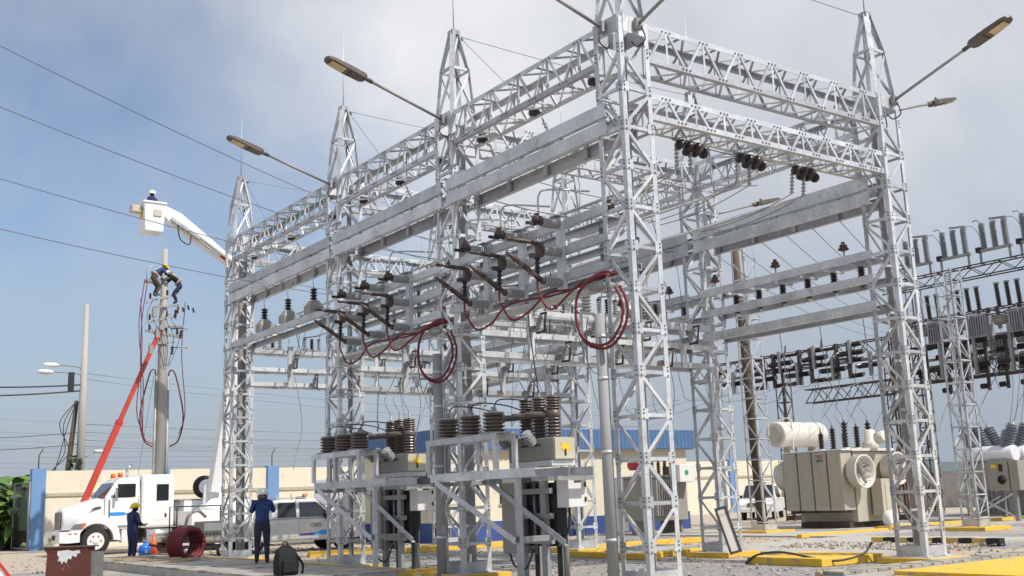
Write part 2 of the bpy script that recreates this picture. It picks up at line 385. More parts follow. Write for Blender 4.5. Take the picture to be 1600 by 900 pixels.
# rubble on the apron
rb = MB(); random.seed(11)
for i in range(420):
    x = random.uniform(9.5, 12.3); y = random.uniform(1.2, 6.2); sz = random.uniform(.02, .065)
    rb.box((x, y, .06+sz*.3), (sz, sz*random.uniform(.6, 1.4), sz*.7), Matrix.Rotation(random.random()*3, 3, 'Z') @ Matrix.Rotation(random.random(), 3, 'X'))
tag(rb.build('rubble', 'rubble'), 'scattered brown rubble beside the striped kerb', 'rubble', kind='stuff')

# perimeter wall with pillars
pw = thing('perimeter_wall', 'cream painted perimeter wall behind the white truck', 'wall', (-1.0, 39.2, 0))
for i in range(9):
    MB().bx(i*5.6+.3, i*5.6+5.3, 0, .18, 0, 2.35).build('lower_panel', 'wall_cream', pw)
    MB().bx(i*5.6+.3, i*5.6+5.3, .03, .18, 2.5, 3.5).build('upper_panel', 'wall_cream', pw)
    MB().bx(i*5.6+.3, i*5.6+5.3, -.06, .2, 2.351, 2.499).build('ledge', 'wall_trim', pw)
    MB().bx(i*5.6-.3, i*5.6+.298, -.12, .3, 0, 3.6).build('pillar', 'blue_pillar', pw)
    MB().tube([(i*5.6, .1, 3.6), (i*5.6, .1, 4.2), (i*5.6+.15, 0, 4.5)], .025, 6).build('barb_post', 'rust', pw)
for z in (3.85, 4.1, 4.35):
    MB().tube([(0, .1, z), (45, .1, z)], .008, 4).build('barbed_wire', 'wire', pw)
gt = thing('mesh_gate', 'dark wire mesh gate beside the blue wall pillar', 'gate', (-1.4, 38.9, 0), R(93))
MB().tube([(0, 0, .1), (0, 0, 3.0), (2.6, 0, 3.0), (2.6, 0, .1), (0, 0, .1)], .035, 6).build('gate_frame', 'galv_old', gt)
for i in range(26):
    MB().tube([(i*.1+.05, 0, .1), (i*.1+.05, 0, 3.0)], .008, 4).build('gate_wire', 'cable_dark', gt)
MB().bx(.3, 1.5, -.03, -.01, .9, 2.3).build('green_sheet', 'green_tarp', gt)

# building
bd = thing('building', 'cream building with blue corrugated fascia and blue painted base', 'building', (9, 20.5, 0))
MB().bx(0, 12.1, 0, 7, .72, 3.3).build('wall', 'wall_cream', bd)
MB().bx(-.02, 12.12, -.02, 7.02, 0, .719).build('painted_base', 'blue_base', bd)
MB().bx(-.25, 12.35, -.25, 7.2, 3.301, 3.34).build('eave', 'cream_paint', bd)
def corrug(x0, y0, x1, y1, z0, z1, n):
    q = MB(); a = Vector((x0, y0, 0)); b = Vector((x1, y1, 0)); t = (b-a).normalized(); nn = Vector((t.y, -t.x, 0)); vs = []
    for i in range(n*4+1):
        p = a.lerp(b, i/(n*4))+nn*(.035 if i % 4 in (1, 2) else 0); vs += [(p.x, p.y, z0), (p.x, p.y, z1)]
    return q.add(vs, [(2*i, 2*i+2, 2*i+3, 2*i+1) for i in range(n*4)])
corrug(-.3, -.3, 12.4, -.3, 3.35, 4.12, 60).build('fascia', 'blue_roof', bd)
corrug(-.3, 7.3, -.3, -.3, 3.35, 4.12, 36).build('fascia', 'blue_roof', bd)
MB().bx(-.25, 12.35, -.25, 7.25, 3.345, 4.0).build('roof', 'blue_roof', bd)
for x in (2.3, 5.2, 10.7):
    w = MB().bx(x, x+1.0, -.03, .05, 1.35, 2.6).build('window', 'glass_dark', bd)
    MB().bx(x-.06, x+1.06, -.06, -.031, 1.27, 1.34).build('sill', 'wall_trim', w)
    for k in range(6): MB().bx(x+.08+k*.16, x+.1+k*.16, -.06, -.04, 1.35, 2.6).build('window_bar', 'rust', w)
for y in (1.4, 4.4):
    w = MB().bx(-.03, .05, y, y+1.1, 1.3, 2.6).build('window', 'glass_dark', bd)
    MB().bx(-.06, -.031, y-.06, y+1.16, 1.22, 1.29).build('sill', 'wall_trim', w)
dr = MB().bx(7.6, 8.6, -.03, .04, 0.05, 2.2).build('door', 'galv_old', bd)
MB().bx(8.42, 8.48, -.08, -.031, 1.0, 1.15).build('handle', 'chrome', dr)
ac = MB().bx(11.5, 12.0, -.4, -.05, 1.9, 2.15).build('sign_plate', 'box_white', bd)

# ------------------------------------------------------------------ lattice towers
def lattice_set(w, leg, dz, nP, z0):
    """meshes shared by all towers of one width: 4 faces x (horizontal, diagonal up, diagonal down)"""
    h = w/2; F = []
    for k, (n, a, b) in enumerate([((-1, 0, 0), (-h, h), (-h, -h)), ((0, -1, 0), (-h, -h), (h, -h)), ((1, 0, 0), (h, -h), (h, h)), ((0, 1, 0), (h, h), (-h, h))]):
        nv = Vector(n)*.002
        A = Vector((*a, 0)); B = Vector((*b, 0)); t = (B-A).normalized()*leg*.55; A = A+t+nv; B = B-t+nv
        hor = MB().lang(A, B, leg*.62, .008, n).mesh('brace')
        d1 = MB().lang(A+Vector((0, 0, leg*.5)), B+Vector((0, 0, dz-leg*.5)), leg*.58, .008, n).mesh('brace')
        d2 = MB().lang(A+Vector((0, 0, dz-leg*.5)), B+Vector((0, 0, leg*.5)), leg*.58, .008, n).mesh('brace')
        F.append((hor, d1, d2))
    return F
GUS = [MB().bx(-.075, .075, -.003, .003, -.085, .085).mesh('gusset'), MB().bx(-.003, .003, -.075, .075, -.085, .085).mesh('gusset')]
def tower(name, label, loc, w, H, leg, dz, zs, peak=True, group=None, F=None, m='galv', rod=2.1, plates=True):
    t = thing(name, label, 'tower', (loc[0], loc[1], 0), 0, group); h = w/2
    for sx in (-1, 1):
        for sy in (-1, 1):
            q = MB(); th = .01
            x0, y0 = sx*h, sy*h
            q.bx(x0, x0-sx*leg, y0, y0-sy*th, .12, H); q.bx(x0, x0-sx*th, y0-sy*th, y0-sy*leg, .12, H)
            q.build('leg', m, t)
            MB().box((x0-sx*leg*.4, y0-sy*leg*.4, .13), (leg*2, leg*2, .03)).build('foot_plate', m, t)
    for k, z in enumerate(zs):
        for f in range(4):
            obj('brace', F[f][0], m, t, (0, 0, z))
            obj('brace', F[f][1 if (k+f) % 2 else 2], m, t, (0, 0, z))
    # base skirt
    for f, (x0, x1, y0, y1) in enumerate([(-h-.004, -h+.004, -h+leg, h-leg), (h-.004, h+.004, -h+leg, h-leg), (-h+leg, h-leg, -h-.004, -h+.004), (-h+leg, h-leg, h-.004, h+.004)]):
        MB().bx(x0, x1, y0, y1, .13, .34).build('skirt_plate', m, t)
        if plates: 
            e = .012 if x1-x0 < .1 else 0; e2 = .012 if y1-y0 < .1 else 0
            sg = (-1, 1, -1, 1)[f]
            MB().bx(x0+sg*e, x1+sg*e, y0+sg*e2-(.08 if e else 0), y1+sg*e2+(.08 if e else 0), H-.28, H+.03).build('gusset_plate', m, t)
    if plates:
        for z in zs:
            for kk, (x_, y_) in enumerate(((-h+leg*.75, -h-.0075), (h-leg*.75, -h-.0075), (-h-.0075, -h+leg*.75), (-h-.0075, h-leg*.75))): obj('gusset', GUS[kk // 2], m, t, (x_, y_, z+.02))
    bo = MB()
    for z in zs+[zs[-1]+dz]:
        for dzz in (-.05, .03, .09):
            bo.box((-h+leg*.5, -h-.016, z+dzz), (.022, .02, .022)); bo.box((h-leg*.5, -h-.016, z+dzz), (.022, .02, .022))
            bo.box((-h-.016, -h+leg*.5, z+dzz), (.02, .022, .022)); bo.box((-h-.016, h-leg*.5, z+dzz), (.02, .022, .022))
    tag(bo.build('bolts', 'bolt', t), kind='stuff')
    if peak:
        zr, zt, hr, ht = H+1.08, H+2.0, .235, .075
        cs = [(-1, -1), (1, -1), (1, 1), (-1, 1)]
        for i, (a, b) in enumerate(cs):
            nn = (a, b, 0)
            MB().lang((a*h*.93, b*h*.93, H-.02), (a*hr, b*hr, zr), .085, .012, nn).build('peak_leg', m, t)
            MB().lang((a*hr, b*hr, zr), (a*ht, b*ht, zt), .11, .012, nn).build('peak_upper_leg', m, t)
            c, d = cs[(i+1) % 4]; fn = ((a+c)/2, (b+d)/2, 0)
            MB().lang((a*hr, b*hr, zr), (c*hr, d*hr, zr), .06, .008, fn).build('peak_ring', m, t)
            MB().lang((a*h*.9, b*h*.9, H), (c*hr, d*hr, zr-.02), .055, .008, fn).build('peak_brace', m, t)
            MB().lang((a*hr, b*hr, zr), (c*ht, d*ht, zt-.05), .045, .006, fn).build('peak_brace', m, t)
        MB().bx(-.1, .1, -.1, .1, zt-.08, zt+.03).build('peak_cap', 'galv_old', t)
        MB().tube([(.12, .04, zt-.1), (.2, .08, zt-.02), (.24, .02, zt-.12)], .03, 6).build('wire_clamp', 'galv_old', t)
        MB().tube([(0, 0, zt), (0, 0, zt+rod)], [.016, .008], 6).build('lightning_rod', 'galv', t)
    return t
ZS = [9.06-.698*k for k in range(1, 13)]; ZS = sorted(ZS)
F1 = lattice_set(2*HW, .095, .698, 12, 0)
TL = {(0, 0): 'nearest corner lattice tower, front of the steel yard', (0, 1): 'second lattice tower of the left row, behind the nearer recloser',
      (0, 2): 'third lattice tower of the left row, beside the pickup bonnet', (0, 3): 'farthest left lattice tower beside the man in blue',
      (1, 0): 'right corner lattice tower carrying two lamps, beside the yellow slab', (1, 1): 'lattice tower with the framed panel leaning on its foot',
      (1, 2): 'rear row lattice tower seen between the second and nearest towers', (1, 3): 'farthest rear lattice tower hidden behind the second tower'}
proto = None
for (j, i), lb in TL.items():
    if proto is None: proto = tower('lattice_tower', lb, (0, 0), 2*HW, 9.66, .095, .698, ZS, True, 'towers of the new steel yard', F1)
    else: dup(proto, (U[j], V[i], 0), 0, lb)
    pl = tag(MB().bx(U[j]-.62, U[j]+.62, V[i]-.62, V[i]+.62, 0, .118).build('plinth', 'yellow', bevel=.01), 'yellow painted concrete plinth under the '+lb.split(',')[0].replace(' lattice', ''), 'plinth')
    MB().bx(U[j]-.56, U[j]+.56, V[i]-.56, V[i]+.56, .05, .122).build('plinth_top', 'concrete', pl)
# slimmer towers of the older yard
F2 = lattice_set(.55, .07, .72, 10, 0)
zs2 = [.4+.72*k for k in range(11)]
for nm, x, y, H, lb in (('slim_tower', 20.4, 6.9, 8.5, 'slim lattice tower between the big transformer and the breaker'), ('slim_tower', 17.4, 13.1, 10.2, 'slim lattice tower enclosing a rusty pole left of the transformer')):
    tower(nm, lb, (x, y), .62 if H < 9 else .62, H, .07, .72, zs2 if H < 9 else zs2+[.4+.72*k for k in (11, 12)], False, None, lattice_set(.62, .07, .72, 10, 0), 'galv', plates=False)
    tag(MB().bx(x-.75, x+.75, y-.75, y+.75, 0, .118).build('plinth', 'yellow', bevel=.01), 'yellow plinth under the '+lb, 'plinth')

# ------------------------------------------------------------------ truss girders
def girder(label, a, b, z0, z1, axis, n, hw=HW-.03, m='galv', group='truss girders'):
    """box truss from a to b along axis ('x' or 'y'); a,b = (x,y)"""
    t = thing('truss_girder', label, 'girder', (a[0], a[1], 0), 0 if axis == 'x' else R(90))
    Lg = math.hypot(b[0]-a[0], b[1]-a[1])
    # local: along +x, side faces at y=+-hw
    for sy in (-1, 1):
        for z, nz_ in ((z0, -1), (z1, 1)):
            q = MB(); th = .009; lw = .10
            q.bx(0, Lg, sy*hw, sy*(hw-th), z, z-nz_*lw); q.bx(0, Lg, sy*(hw-th), sy*(hw-lw), z, z-nz_*th)
            q.build('chord', m, t)
    st = Lg/n; zi0, zi1 = z0+.05, z1-.05; g = .02
    sh = {}
    def put(key, p0, p1, nrm, off, w=.045):
        if key not in sh: sh[key] = MB().lang(p0, p1, w, .007, nrm).mesh('lacing')
        obj('lacing', sh[key], m, t, (off, 0, 0))
    for i in range(n):
        o = st*(i+.5)
        for sy in (-1, 1):
            y = sy*(hw+.004); nn = (0, sy, 0)
            put(('v', sy), (0, y, zi0), (0, y, zi1), nn, o)
            put(('d', sy), (-.05, y, zi1), (-st/2+.03, y, zi0), nn, o)
            put(('e', sy), (.05, y, zi1), (st/2-.03, y, zi0), nn, o)
        for z, nzv, kk in ((z0, -1, 'b'), (z1, 1, 't')):
            zz = z+nzv*.004
            put((kk, 1), (-st/2+.03, -hw+.06, zz), (0, hw-.06, zz), (0, 0, nzv), o, .04)
            put((kk, 2), (0, hw-.06, zz), (st/2-.03, -hw+.06, zz), (0, 0, nzv), o, .04)
            put((kk, 3), (st/2, -hw+.06, zz), (st/2, hw-.06, zz), (0, 0, nzv), o, .04)
    bo = MB()
    for i in range(n):
        o = st*(i+.5)
        for sy in (-1, 1):
            for dx in (-.09, 0, .09):
                bo.box((o+dx, sy*(hw+.012), z1-.05), (.024, .018, .024)); bo.box((o+dx+st/2 if i < n-1 else o+dx, sy*(hw+.012), z0+.05), (.024, .018, .024))
    tag(bo.build('bolts', 'bolt', t), kind='stuff')
    return t
BAYN = ['between the nearest and second towers', 'between the second and third towers', 'between the third and farthest left towers']
BAYR = ['between right corner tower and panel tower', 'between panel tower and rear row tower', 'between the two farthest rear towers']
NB = [5, 5, 7]
for i in range(3):
    girder('top lattice girder '+BAYN[i], (0, V[i]+HW), (0, V[i+1]-HW), 8.93, 9.66, 'y', NB[i])
    girder('rear top lattice girder '+BAYR[i], (U[1], V[i]+HW), (U[1], V[i+1]-HW), 8.93, 9.66, 'y', NB[i])
girder('top lattice girder from the nearest tower to the right corner tower', (HW, 0), (U[1]-HW, 0), 8.95, 9.66, 'x', 7)
girder('shallow lattice girder with brown insulators, nearest tower to right corner tower', (HW, 0), (U[1]-HW, 0), 7.9, 8.38, 'x', 9)
for i, nm in ((1, 'second tower to the panel tower'), (2, 'third tower to the rear row tower'), (3, 'farthest left tower to the farthest rear tower')):
    girder('cross lattice girder from the '+nm, (HW, V[i]), (U[1]-HW, V[i]), 8.95, 9.6, 'x', 7)

# ------------------------------------------------------------------ channel beams
def chbeams(label, axis, c, a, b, levels, nrm, m='galv'):
    """stacked channels; axis 'y': plane x=c from y=a to y=b ; levels [(z0,z1)]"""
    t = thing('channel_beam', label, 'beam', (c, a, 0) if axis == 'y' else (a, c, 0), 0)
    for z0, z1 in levels:
        zc = (z0+z1)/2; e = b-a
        p0, p1 = ((0, 0, zc), (0, e, zc)) if axis == 'y' else ((0, 0, zc), (e, 0, zc))
        MB().chan(p0, p1, z1-z0, .1, .012, nrm).build('channel', m, t)
    n = max(2, int((b-a)/1.1))
    if len(levels) > 1:
        for k in range(n+1):
            d = .12+(b-a-.24)*k/n
            cc = (-nrm[0]*.06, d, 0) if axis == 'y' else (d, -nrm[1]*.06, 0)
            za, zb = levels[0][0]+.02, levels[-1][1]-.02
            MB().box((cc[0], cc[1], (za+zb)/2), (.06 if axis == 'y' else .09, .09 if axis == 'y' else .06, abs(zb-za)-.02)).build('spacer', m, t)
    return t
for i in range(3):
    a, b = V[i]+.1, V[i+1]-.1
    chbeams('front pair of stacked channel beams '+BAYN[i], 'y', -HW-.035, a, b, [(7.64, 7.885), (7.955, 8.2)], (-1, 0, 0))
    chbeams('inner pair of stacked channel beams '+BAYN[i], 'y', HW+.035, a, b, [(7.64, 7.885), (7.955, 8.2)], (1, 0, 0))
    chbeams('heavy stacked channel beams '+BAYR[i], 'y', U[1]-HW-.035, a, b, [(7.36, 7.62), (7.68, 7.96)], (-1, 0, 0))
    chbeams('far heavy stacked channel beams '+BAYR[i], 'y', U[1]+HW+.035, a, b, [(7.36, 7.62), (7.68, 7.96)], (1, 0, 0))
# switch rack beams of the left row, bays 1 and 2
RK = [(6.27, 6.42), (5.78, 5.92), (5.3, 5.44)]
for i in (0, 1):
    for k, (z0, z1) in enumerate(RK):
        lv = ('top', 'middle', 'bottom')[k]
        chbeams(f'{lv} front rack beam carrying switches '+BAYN[i], 'y', -HW-.03, V[i]+.2, V[i+1]-.2, [(z0, z1)], (-1, 0, 0))
        chbeams(f'{lv} inner rack beam carrying switches '+BAYN[i], 'y', HW+.03, V[i]+.2, V[i+1]-.2, [(z0+.02, z1)], (1, 0, 0))
    tag(MB().bx(-HW-.02, -HW+.38, V[i]+.3, V[i+1]-.3, 5.03, 5.08).build('cable_tray', 'galv'), 'flat cable tray under the switch rack '+BAYN[i], 'cable tray')
chbeams('front beam carrying grey voltage transformers '+BAYN[2], 'y', -HW-.03, V[2]+.2, V[3]-.2, [(6.24, 6.4)], (-1, 0, 0))
chbeams('inner beam carrying grey voltage transformers '+BAYN[2], 'y', HW+.03, V[2]+.2, V[3]-.2, [(6.24, 6.4)], (1, 0, 0))
# right row rack beams
RL = [(6.2, 6.37), (5.69, 5.86), (5.1, 5.3)]
for i in range(3):
    for k, (z0, z1) in enumerate(RL):
        lv = ('top', 'middle', 'bottom')[k]
        chbeams(f'{lv} rack beam '+BAYR[i], 'y', U[1]-HW-.03, V[i]+.2, V[i+1]-.2, [(z0, z1)], (-1, 0, 0))
        chbeams(f'{lv} far rack beam '+BAYR[i], 'y', U[1]+HW+.03, V[i]+.2, V[i+1]-.2, [(z0, z1)], (1, 0, 0))
CR = {1: [(5.34, 5.5), (4.88, 5.0), (4.43, 4.55)], 2: [(6.15, 6.37), (5.24, 5.36), (4.76, 4.88), (4.26, 4.38)], 3: [(6.13, 6.25), (5.58, 5.7), (5.13, 5.25)]}
CRN = {1: 'cross rack behind the second tower', 2: 'cross rack behind the third tower', 3: 'cross rack behind the farthest left tower'}
for i, lv in CR.items():
    for k, (z0, z1) in enumerate(lv):
        nm = ('top', 'second', 'third', 'lowest')[k]
        chbeams(f'{nm} front channel of the {CRN[i]}', 'x', V[i]-HW-.03, HW-.1, U[1]-HW+.1, [(z0, z1)], (0, -1, 0))
        chbeams(f'{nm} back channel of the {CRN[i]}', 'x', V[i]+HW+.03, HW-.1, U[1]-HW+.1, [(z0, z1)], (0, 1, 0))
    z0 = lv[-1][0]; z1 = lv[1 if i == 2 else 0][1]
    for k, x in enumerate((1.5, 3.0, 4.5, 6.0)):
        o = ('first', 'second', 'third', 'last')[k]
        p = thing('rack_post', f'{o} galvanised post from the left on the {CRN[i]}', 'post', (x, V[i]-HW-.06, 0))
        MB().chan((0, -.02, z0-.02), (0, -.02, z1+.08), .14, .07, .01, (0, -1, 0)).build('channel', 'galv', p)
        MB().bx(-.09, .09, -.1, .05, z1+.081, z1+.1).build('cap', 'galv_old', p)

# ------------------------------------------------------------------ disconnect switches on the left row racks
def disconnector():
    """base at rack face (x=0), things point to -x; local z 0 = rack bottom (5.2)"""
    t = thing('disconnect_switch', '', 'switch')
    MB().chan((-.02, 0, -.08), (-.02, 0, 1.27), .17, .09, .012, (-1, 0, 0)).build('base_channel', 'galv', t)
    MB().bx(-.12, .08, -.11, .11, 1.271, 1.29).build('cap', 'galv_old', t)
    for k, (z, ln) in enumerate(((1.13, .36), (.62, .36), (.06, .36))):
        q = MB().sheds((-.03, 0, z), (-.03-ln, 0, z), .055, .09, 7, 14).build('insulator', 'porcelain_grey', t)
        MB().lathe((-.03-ln, 0, z), (-1, 0, 0), [(0, .06), (.04, .06), (.06, .04)], 8).build('end_cap', 'bronze', q)
    # top jaw
    MB().box((-.48, 0, 1.16), (.16, .1, .16)).build('top_jaw', 'porcelain_dark', t, bevel=.02)
    MB().lathe((-.5, 0, 1.12), (0, 0, 1), [(0, .09), (.05, .1), (.12, .05), (.16, .05)], 10).build('jaw_bell', 'porcelain_brown', t)
    MB().box((-.62, .0, 1.09), (.22, .05, .05)).build('contact', 'black_rubber', t)
    # middle hinge and open blade pointing outwards
    MB().box((-.47, 0, .62), (.12, .11, .26)).build('hinge', 'bronze', t, bevel=.015)
    MB().box((-.58, 0, .5), (.2, .08, .07)).build('contact', 'porcelain_dark', t)
    MB().lathe((-.47, 0, .74), (-1, 0, .02), [(0, .03), (.05, .04), (.45, .04), (.47, .025), (.6, .025), (.64, .04), (.7, .02)], 8).build('blade', 'bronze', t)
    # lower blade, hanging open, tilted up and out
    MB().bar((-.42, -.035, .06), (-.95, -.03, .38), .022, .055).build('blade', 'bronze', t)
    MB().bar((-.42, .035, .06), (-.95, .03, .38), .022, .055).build('blade', 'bronze', t)
    MB().lathe((-.92, 0, .36), (-.87, 0, .5), [(0, .03), (.06, .05), (.16, .045), (.3, .02)], 8).build('blade_tip', 'bronze', t)
    # cable termination with sheds
    MB().sheds((-.5, .02, .5), (-.52, .02, .12), .03, .05, 5, 8).build('termination', 'black_rubber', t)
    MB().tube(spl([(-.45, 0, 1.28), (-.45, -.02, 1.6), (-.3, -.1, 1.72), (.5, -.3, 1.75)], 6), .018, 6).build('bus_tube', 'galv', t)
    return t
POSY = [[1.48, 2.65, 3.83], [6.9, 8.0, 9.15]]
dp = None
ORD = ['nearest', 'middle', 'farthest']
TERM = []
for i in (0, 1):
    for k, y in enumerate(POSY[i]):
        lb = f'{ORD[k]} open disconnect switch with bronze blades, rack '+BAYN[i]
        loc = (-HW-.06, y, 5.2)
        if dp is None: dp = disconnector(); dp.location = loc; dp['label'] = lb; dp['group'] = 'open disconnect switches'
        else: dup(dp, loc, 0, lb)
        TERM.append(Vector((-HW-.06-.52, y+.02, 5.32)))
        p = thing('rack_post', f'{ORD[k]} inner galvanised post of the rack '+BAYN[i], 'post', (HW+.08, y-.3, 0))
        MB().chan((0, 0, 5.1), (0, 0, 6.5), .15, .08, .01, (1, 0, 0)).build('channel', 'galv', p)
# red power cables from the switches to the riser pipes
RISER = [Vector((-.55, .30, 4.72)), Vector((-.55, 5.5, 4.72))]
for i in (0, 1):
    e = RISER[i]
    for k in range(3):
        s0 = TERM[i*3+k]; d = s0-e
        mid = [s0, s0+Vector((-.02, -.05, -.25)), s0+Vector((.02, -.35, -.62)), s0+Vector((.1, -.75, -.5-.03*k)), s0+Vector((.2, -1.2, -.27))]
        tail = [Vector((-.5+.05*k, e.y+.55, 5.12)), Vector((-.3+.05*k, e.y-.1, 5.22))]
        pts = mid+([Vector((-.42+.04*k, (s0.y-1.2+e.y+.55)/2, 5.1))] if s0.y-1.3 > e.y+.9 else [])+tail
        if pts[4].y < tail[0].y: pts = mid[:3]+tail
        tag(MB().tube(spl(pts, 7), .02, 7).build('power_cable', 'red_cable'), f'red power cable hanging from the {ORD[k]} switch, rack '+BAYN[i], 'cable')
    for k in range(2):
        pts = []; hr = Vector((.45, -.89, 0))
        for a in range(0, 25):
            th = R(62)+R(330)*a/24
            pts.append(Vector((e.x-.13, e.y-.12, 4.55))+hr*((.52-.045*k)*math.cos(th+.06*math.sin(3*th)))+Vector((-.05*k+.12*math.sin(th*.5), 0, (.64-.05*k+.03*math.sin(2*th))*math.sin(th))))
        tag(MB().tube(pts, .023, 7).build('cable_loop', 'red_cable'), f'{("outer", "middle", "inner")[k]} thick red cable loop entering the riser pipe by the '+('nearest tower', 'second tower')[i], 'cable')
    rp_ = thing('riser_pipe', 'thick galvanised riser pipe strapped to the '+('nearest tower', 'second tower'.replace(' tower', ' left-row tower'))[i], 'pipe', (e.x, e.y, 0))
    MB().tube([(0, 0, 0), (0, 0, 4.5)], .095, 14).build('pipe', 'pipe_grey', rp_)
    for z in (.8, 2.2, 3.4, 4.1): MB().tube([(.0, 0, z), (0, 0, z+.05)], .103, 14).build('strap', 'galv', rp_)
    MB().ellips((.0, .05, 4.98), (.12, .2, .09), 14, 8).build('cable_hood', 'galv_old', rp_)

# grey voltage transformers on the third bay beams
vt = None
for k, y in enumerate((15.86, 14.2, 12.55)):
    lb = ('left', 'middle', 'right')[k]+' grey voltage transformer on the beam of the far left bay'
    if vt is None:
        vt = thing('voltage_transformer', lb, 'transformer', (0, y, 6.41), 0, 'grey voltage transformers')
        MB().loft([[(-.2, -.2, 0), (.2, -.2, 0), (.2, .2, 0), (-.2, .2, 0)], [(-.2, -.2, .3), (.2, -.2, .3), (.2, .2, .3), (-.2, .2, .3)], [(-.1, -.1, .46), (.1, -.1, .46), (.1, .1, .46), (-.1, .1, .46)]]).build('body', 'tank_grey', vt, .02)
        MB().sheds((0, 0, .46), (0, 0, .78), .05, .1, 4).build('bushing', 'porcelain_dark', vt)
        MB().bar((-.4, 0, .02), (.4, 0, .02), .12, .05).build('base_rail', 'galv', vt)
        MB().tube([(0, 0, .78), (0, .05, 1.0), (.3, .3, 1.35)], .01, 5).build('lead', 'wire', vt)
    else: dup(vt, (0, y, 6.41), 0, lb)

# ------------------------------------------------------------------ cross-rack cutouts, arresters, insulator strings
def cutout():
    t = thing('fuse_cutout', '', 'fuse')
    MB().bx(-.05, .05, -.14, -.0, .0, .12).build('bracket', 'galv_old', t)
    MB().sheds((0, -.16, -.02), (0, -.34, .3), .045, .075, 5, 10).build('insulator', 'porcelain_grey', t)
    MB().tube([(0, -.42, -.06), (0, -.5, .34)], .025, 6).build('fuse_tube', 'bronze', t)
    MB().box((0, -.3, -.05), (.05, .25, .04)).build('lower_contact', 'porcelain_dark', t)
    MB().box((0, -.42, .34), (.05, .2, .04)).build('upper_contact', 'porcelain_dark', t)
    return t
ct = None; LV = {1: 5.0, 2: 4.9, 3: 5.7}
for i in (1, 2, 3):
    for k, x in enumerate((1.5, 3.0, 4.5, 6.0)):
        lb = f'{("first", "second", "third", "last")[k]} fuse cutout from the left on the {CRN[i]}'
        loc = (x, V[i]-HW-.1, LV[i])
        if ct is None: ct = cutout(); ct.location = loc; ct['label'] = lb; ct['group'] = 'fuse cutouts'
        else: dup(ct, loc, 0, lb)
def arrester():
    t = thing('pin_insulator', '', 'insulator')
    MB().tube([(0, 0, 0), (0, 0, .16)], .018, 6).build('pin', 'galv_old', t)
    MB().lathe((0, 0, .12), (0, 0, 1), [(0, .05), (.03, .12), (.07, .105), (.08, .06), (.1, .09), (.14, .075), (.15, .045), (.2, .045)], 12).build('bell', 'porcelain_brown', t)
    return t
ar = None
for i in (0, 1, 2):
    for k in range(3):
        y = V[i]+.9+(V[i+1]-V[i]-1.6)*k/2
        for s, (X, Z) in enumerate(((HW-.03, 6.42), (U[1]-HW+.01, 6.37))):
            lb = f'{("right", "middle", "left")[k]} brown pin insulator on the '+('inner rack beam '+BAYN[i] if s == 0 else 'top rack beam '+BAYR[i])
            if ar is None: ar = arrester(); ar.location = (X, y, Z); ar['label'] = lb; ar['group'] = 'brown pin insulators'
            else: dup(ar, (X, y, Z), 0, lb)
# hanging dark post insulators below the right row top rack beam
hp = None
for i in (0, 1):
    for k in range(6):
        y = V[i]+.75+k*.72; lb = f'{("first", "second", "third", "fourth", "fifth", "sixth")[k]} dark insulator from the right under the rack '+('of the right corner tower', 'beyond the panel tower')[i]
        if hp is None:
            hp = thing('hanging_insulator', lb, 'insulator', (U[1], y, 6.13), 0, 'dark insulators hung under the right row rack')
            MB().bx(-.34, .34, -.03, .03, .02, .07).build('cross_bar', 'galv', hp)
            MB().sheds((0, 0, .02), (0, 0, -.42), .055, .085, 8, 10).build('insulator', 'porcelain_dark', hp)
            MB().box((0, 0, -.46), (.12, .07, .06)).build('terminal', 'galv_old', hp)
        else: dup(hp, (U[1], y, 6.13), 0, lb)
# strain strings under the shallow front girder
st_ = None
for k, x in enumerate((1.55, 3.15, 4.75)):
    lb = f'{("left", "middle", "right")[k]} cluster of dark brown strain insulators under the shallow girder'
    if st_ is None:
        st_ = thing('strain_insulator_cluster', lb, 'insulator', (x, .2, 7.86), 0, 'strain insulators under the shallow girder')
        for a in range(2):
            for c in range(3):
                p = (-.18+.45*a+.1*c, -.06-.02*c+.22*a, -.12-.02*a)
                MB().lathe((p[0]+c*.16, p[1], p[2]), (.9, .25, -.15), [(0, .05), (.03, .13), (.08, .12), (.1, .06), (.16, .05)], 12).build('bell', 'porcelain_dark', st_)
        MB().bar((-.3, 0, 0), (.85, .1, 0), .06, .05).build('hanger', 'galv_old', st_)
        for a in range(2):
            MB().sheds((-.1+.45*a, .1, -.15), (.12+.45*a, .35, -.62), .025, .06, 6, 8).build('polymer_string', 'porcelain_grey', st_)
            MB().tube(sag((.12+.45*a, .35, -.62), (.1+.45*a, 3.6, -.9), .12, 8), .012, 5).build('conductor', 'wire', st_)
        st_.scale = (.78,)*3
    else: dup(st_, (x, .2, 7.86), 0, lb).scale = (.78,)*3
# polymer strings hanging from the left top girders
ps = None
for i in range(3):
    for k in range(3):
        y = V[i]+.95+(V[i+1]-V[i]-1.7)*k/2; lb = f'{("right", "middle", "left")[k]} pale ribbed string insulator under the top girder '+BAYN[i]
        if ps is None:
            ps = thing('string_insulator', lb, 'insulator', (HW, y, 8.9), 0, 'pale string insulators under the top girders')
            MB().sheds((.04, 0, -.06), (.3, .0, -.5), .022, .055, 7, 8).build('insulator', 'porcelain_grey', ps)
            MB().tube([(0, 0, .03), (.04, 0, -.06)], .02, 6).build('shackle', 'galv_old', ps)
            MB().tube(sag((.3, 0, -.5), (6.2, 0, -.5), .25, 12), .012, 5).build('conductor', 'wire', ps)
            MB().lathe((-.25, .05, .12), (1, 0, 0), [(0, .04), (.03, .1), (.08, .09), (.1, .04), (.13, .1), (.18, .09), (.2, .04)], 10).build('bell', 'porcelain_dark', ps)
        else: dup(ps, (HW, y, 8.9), 0, lb)
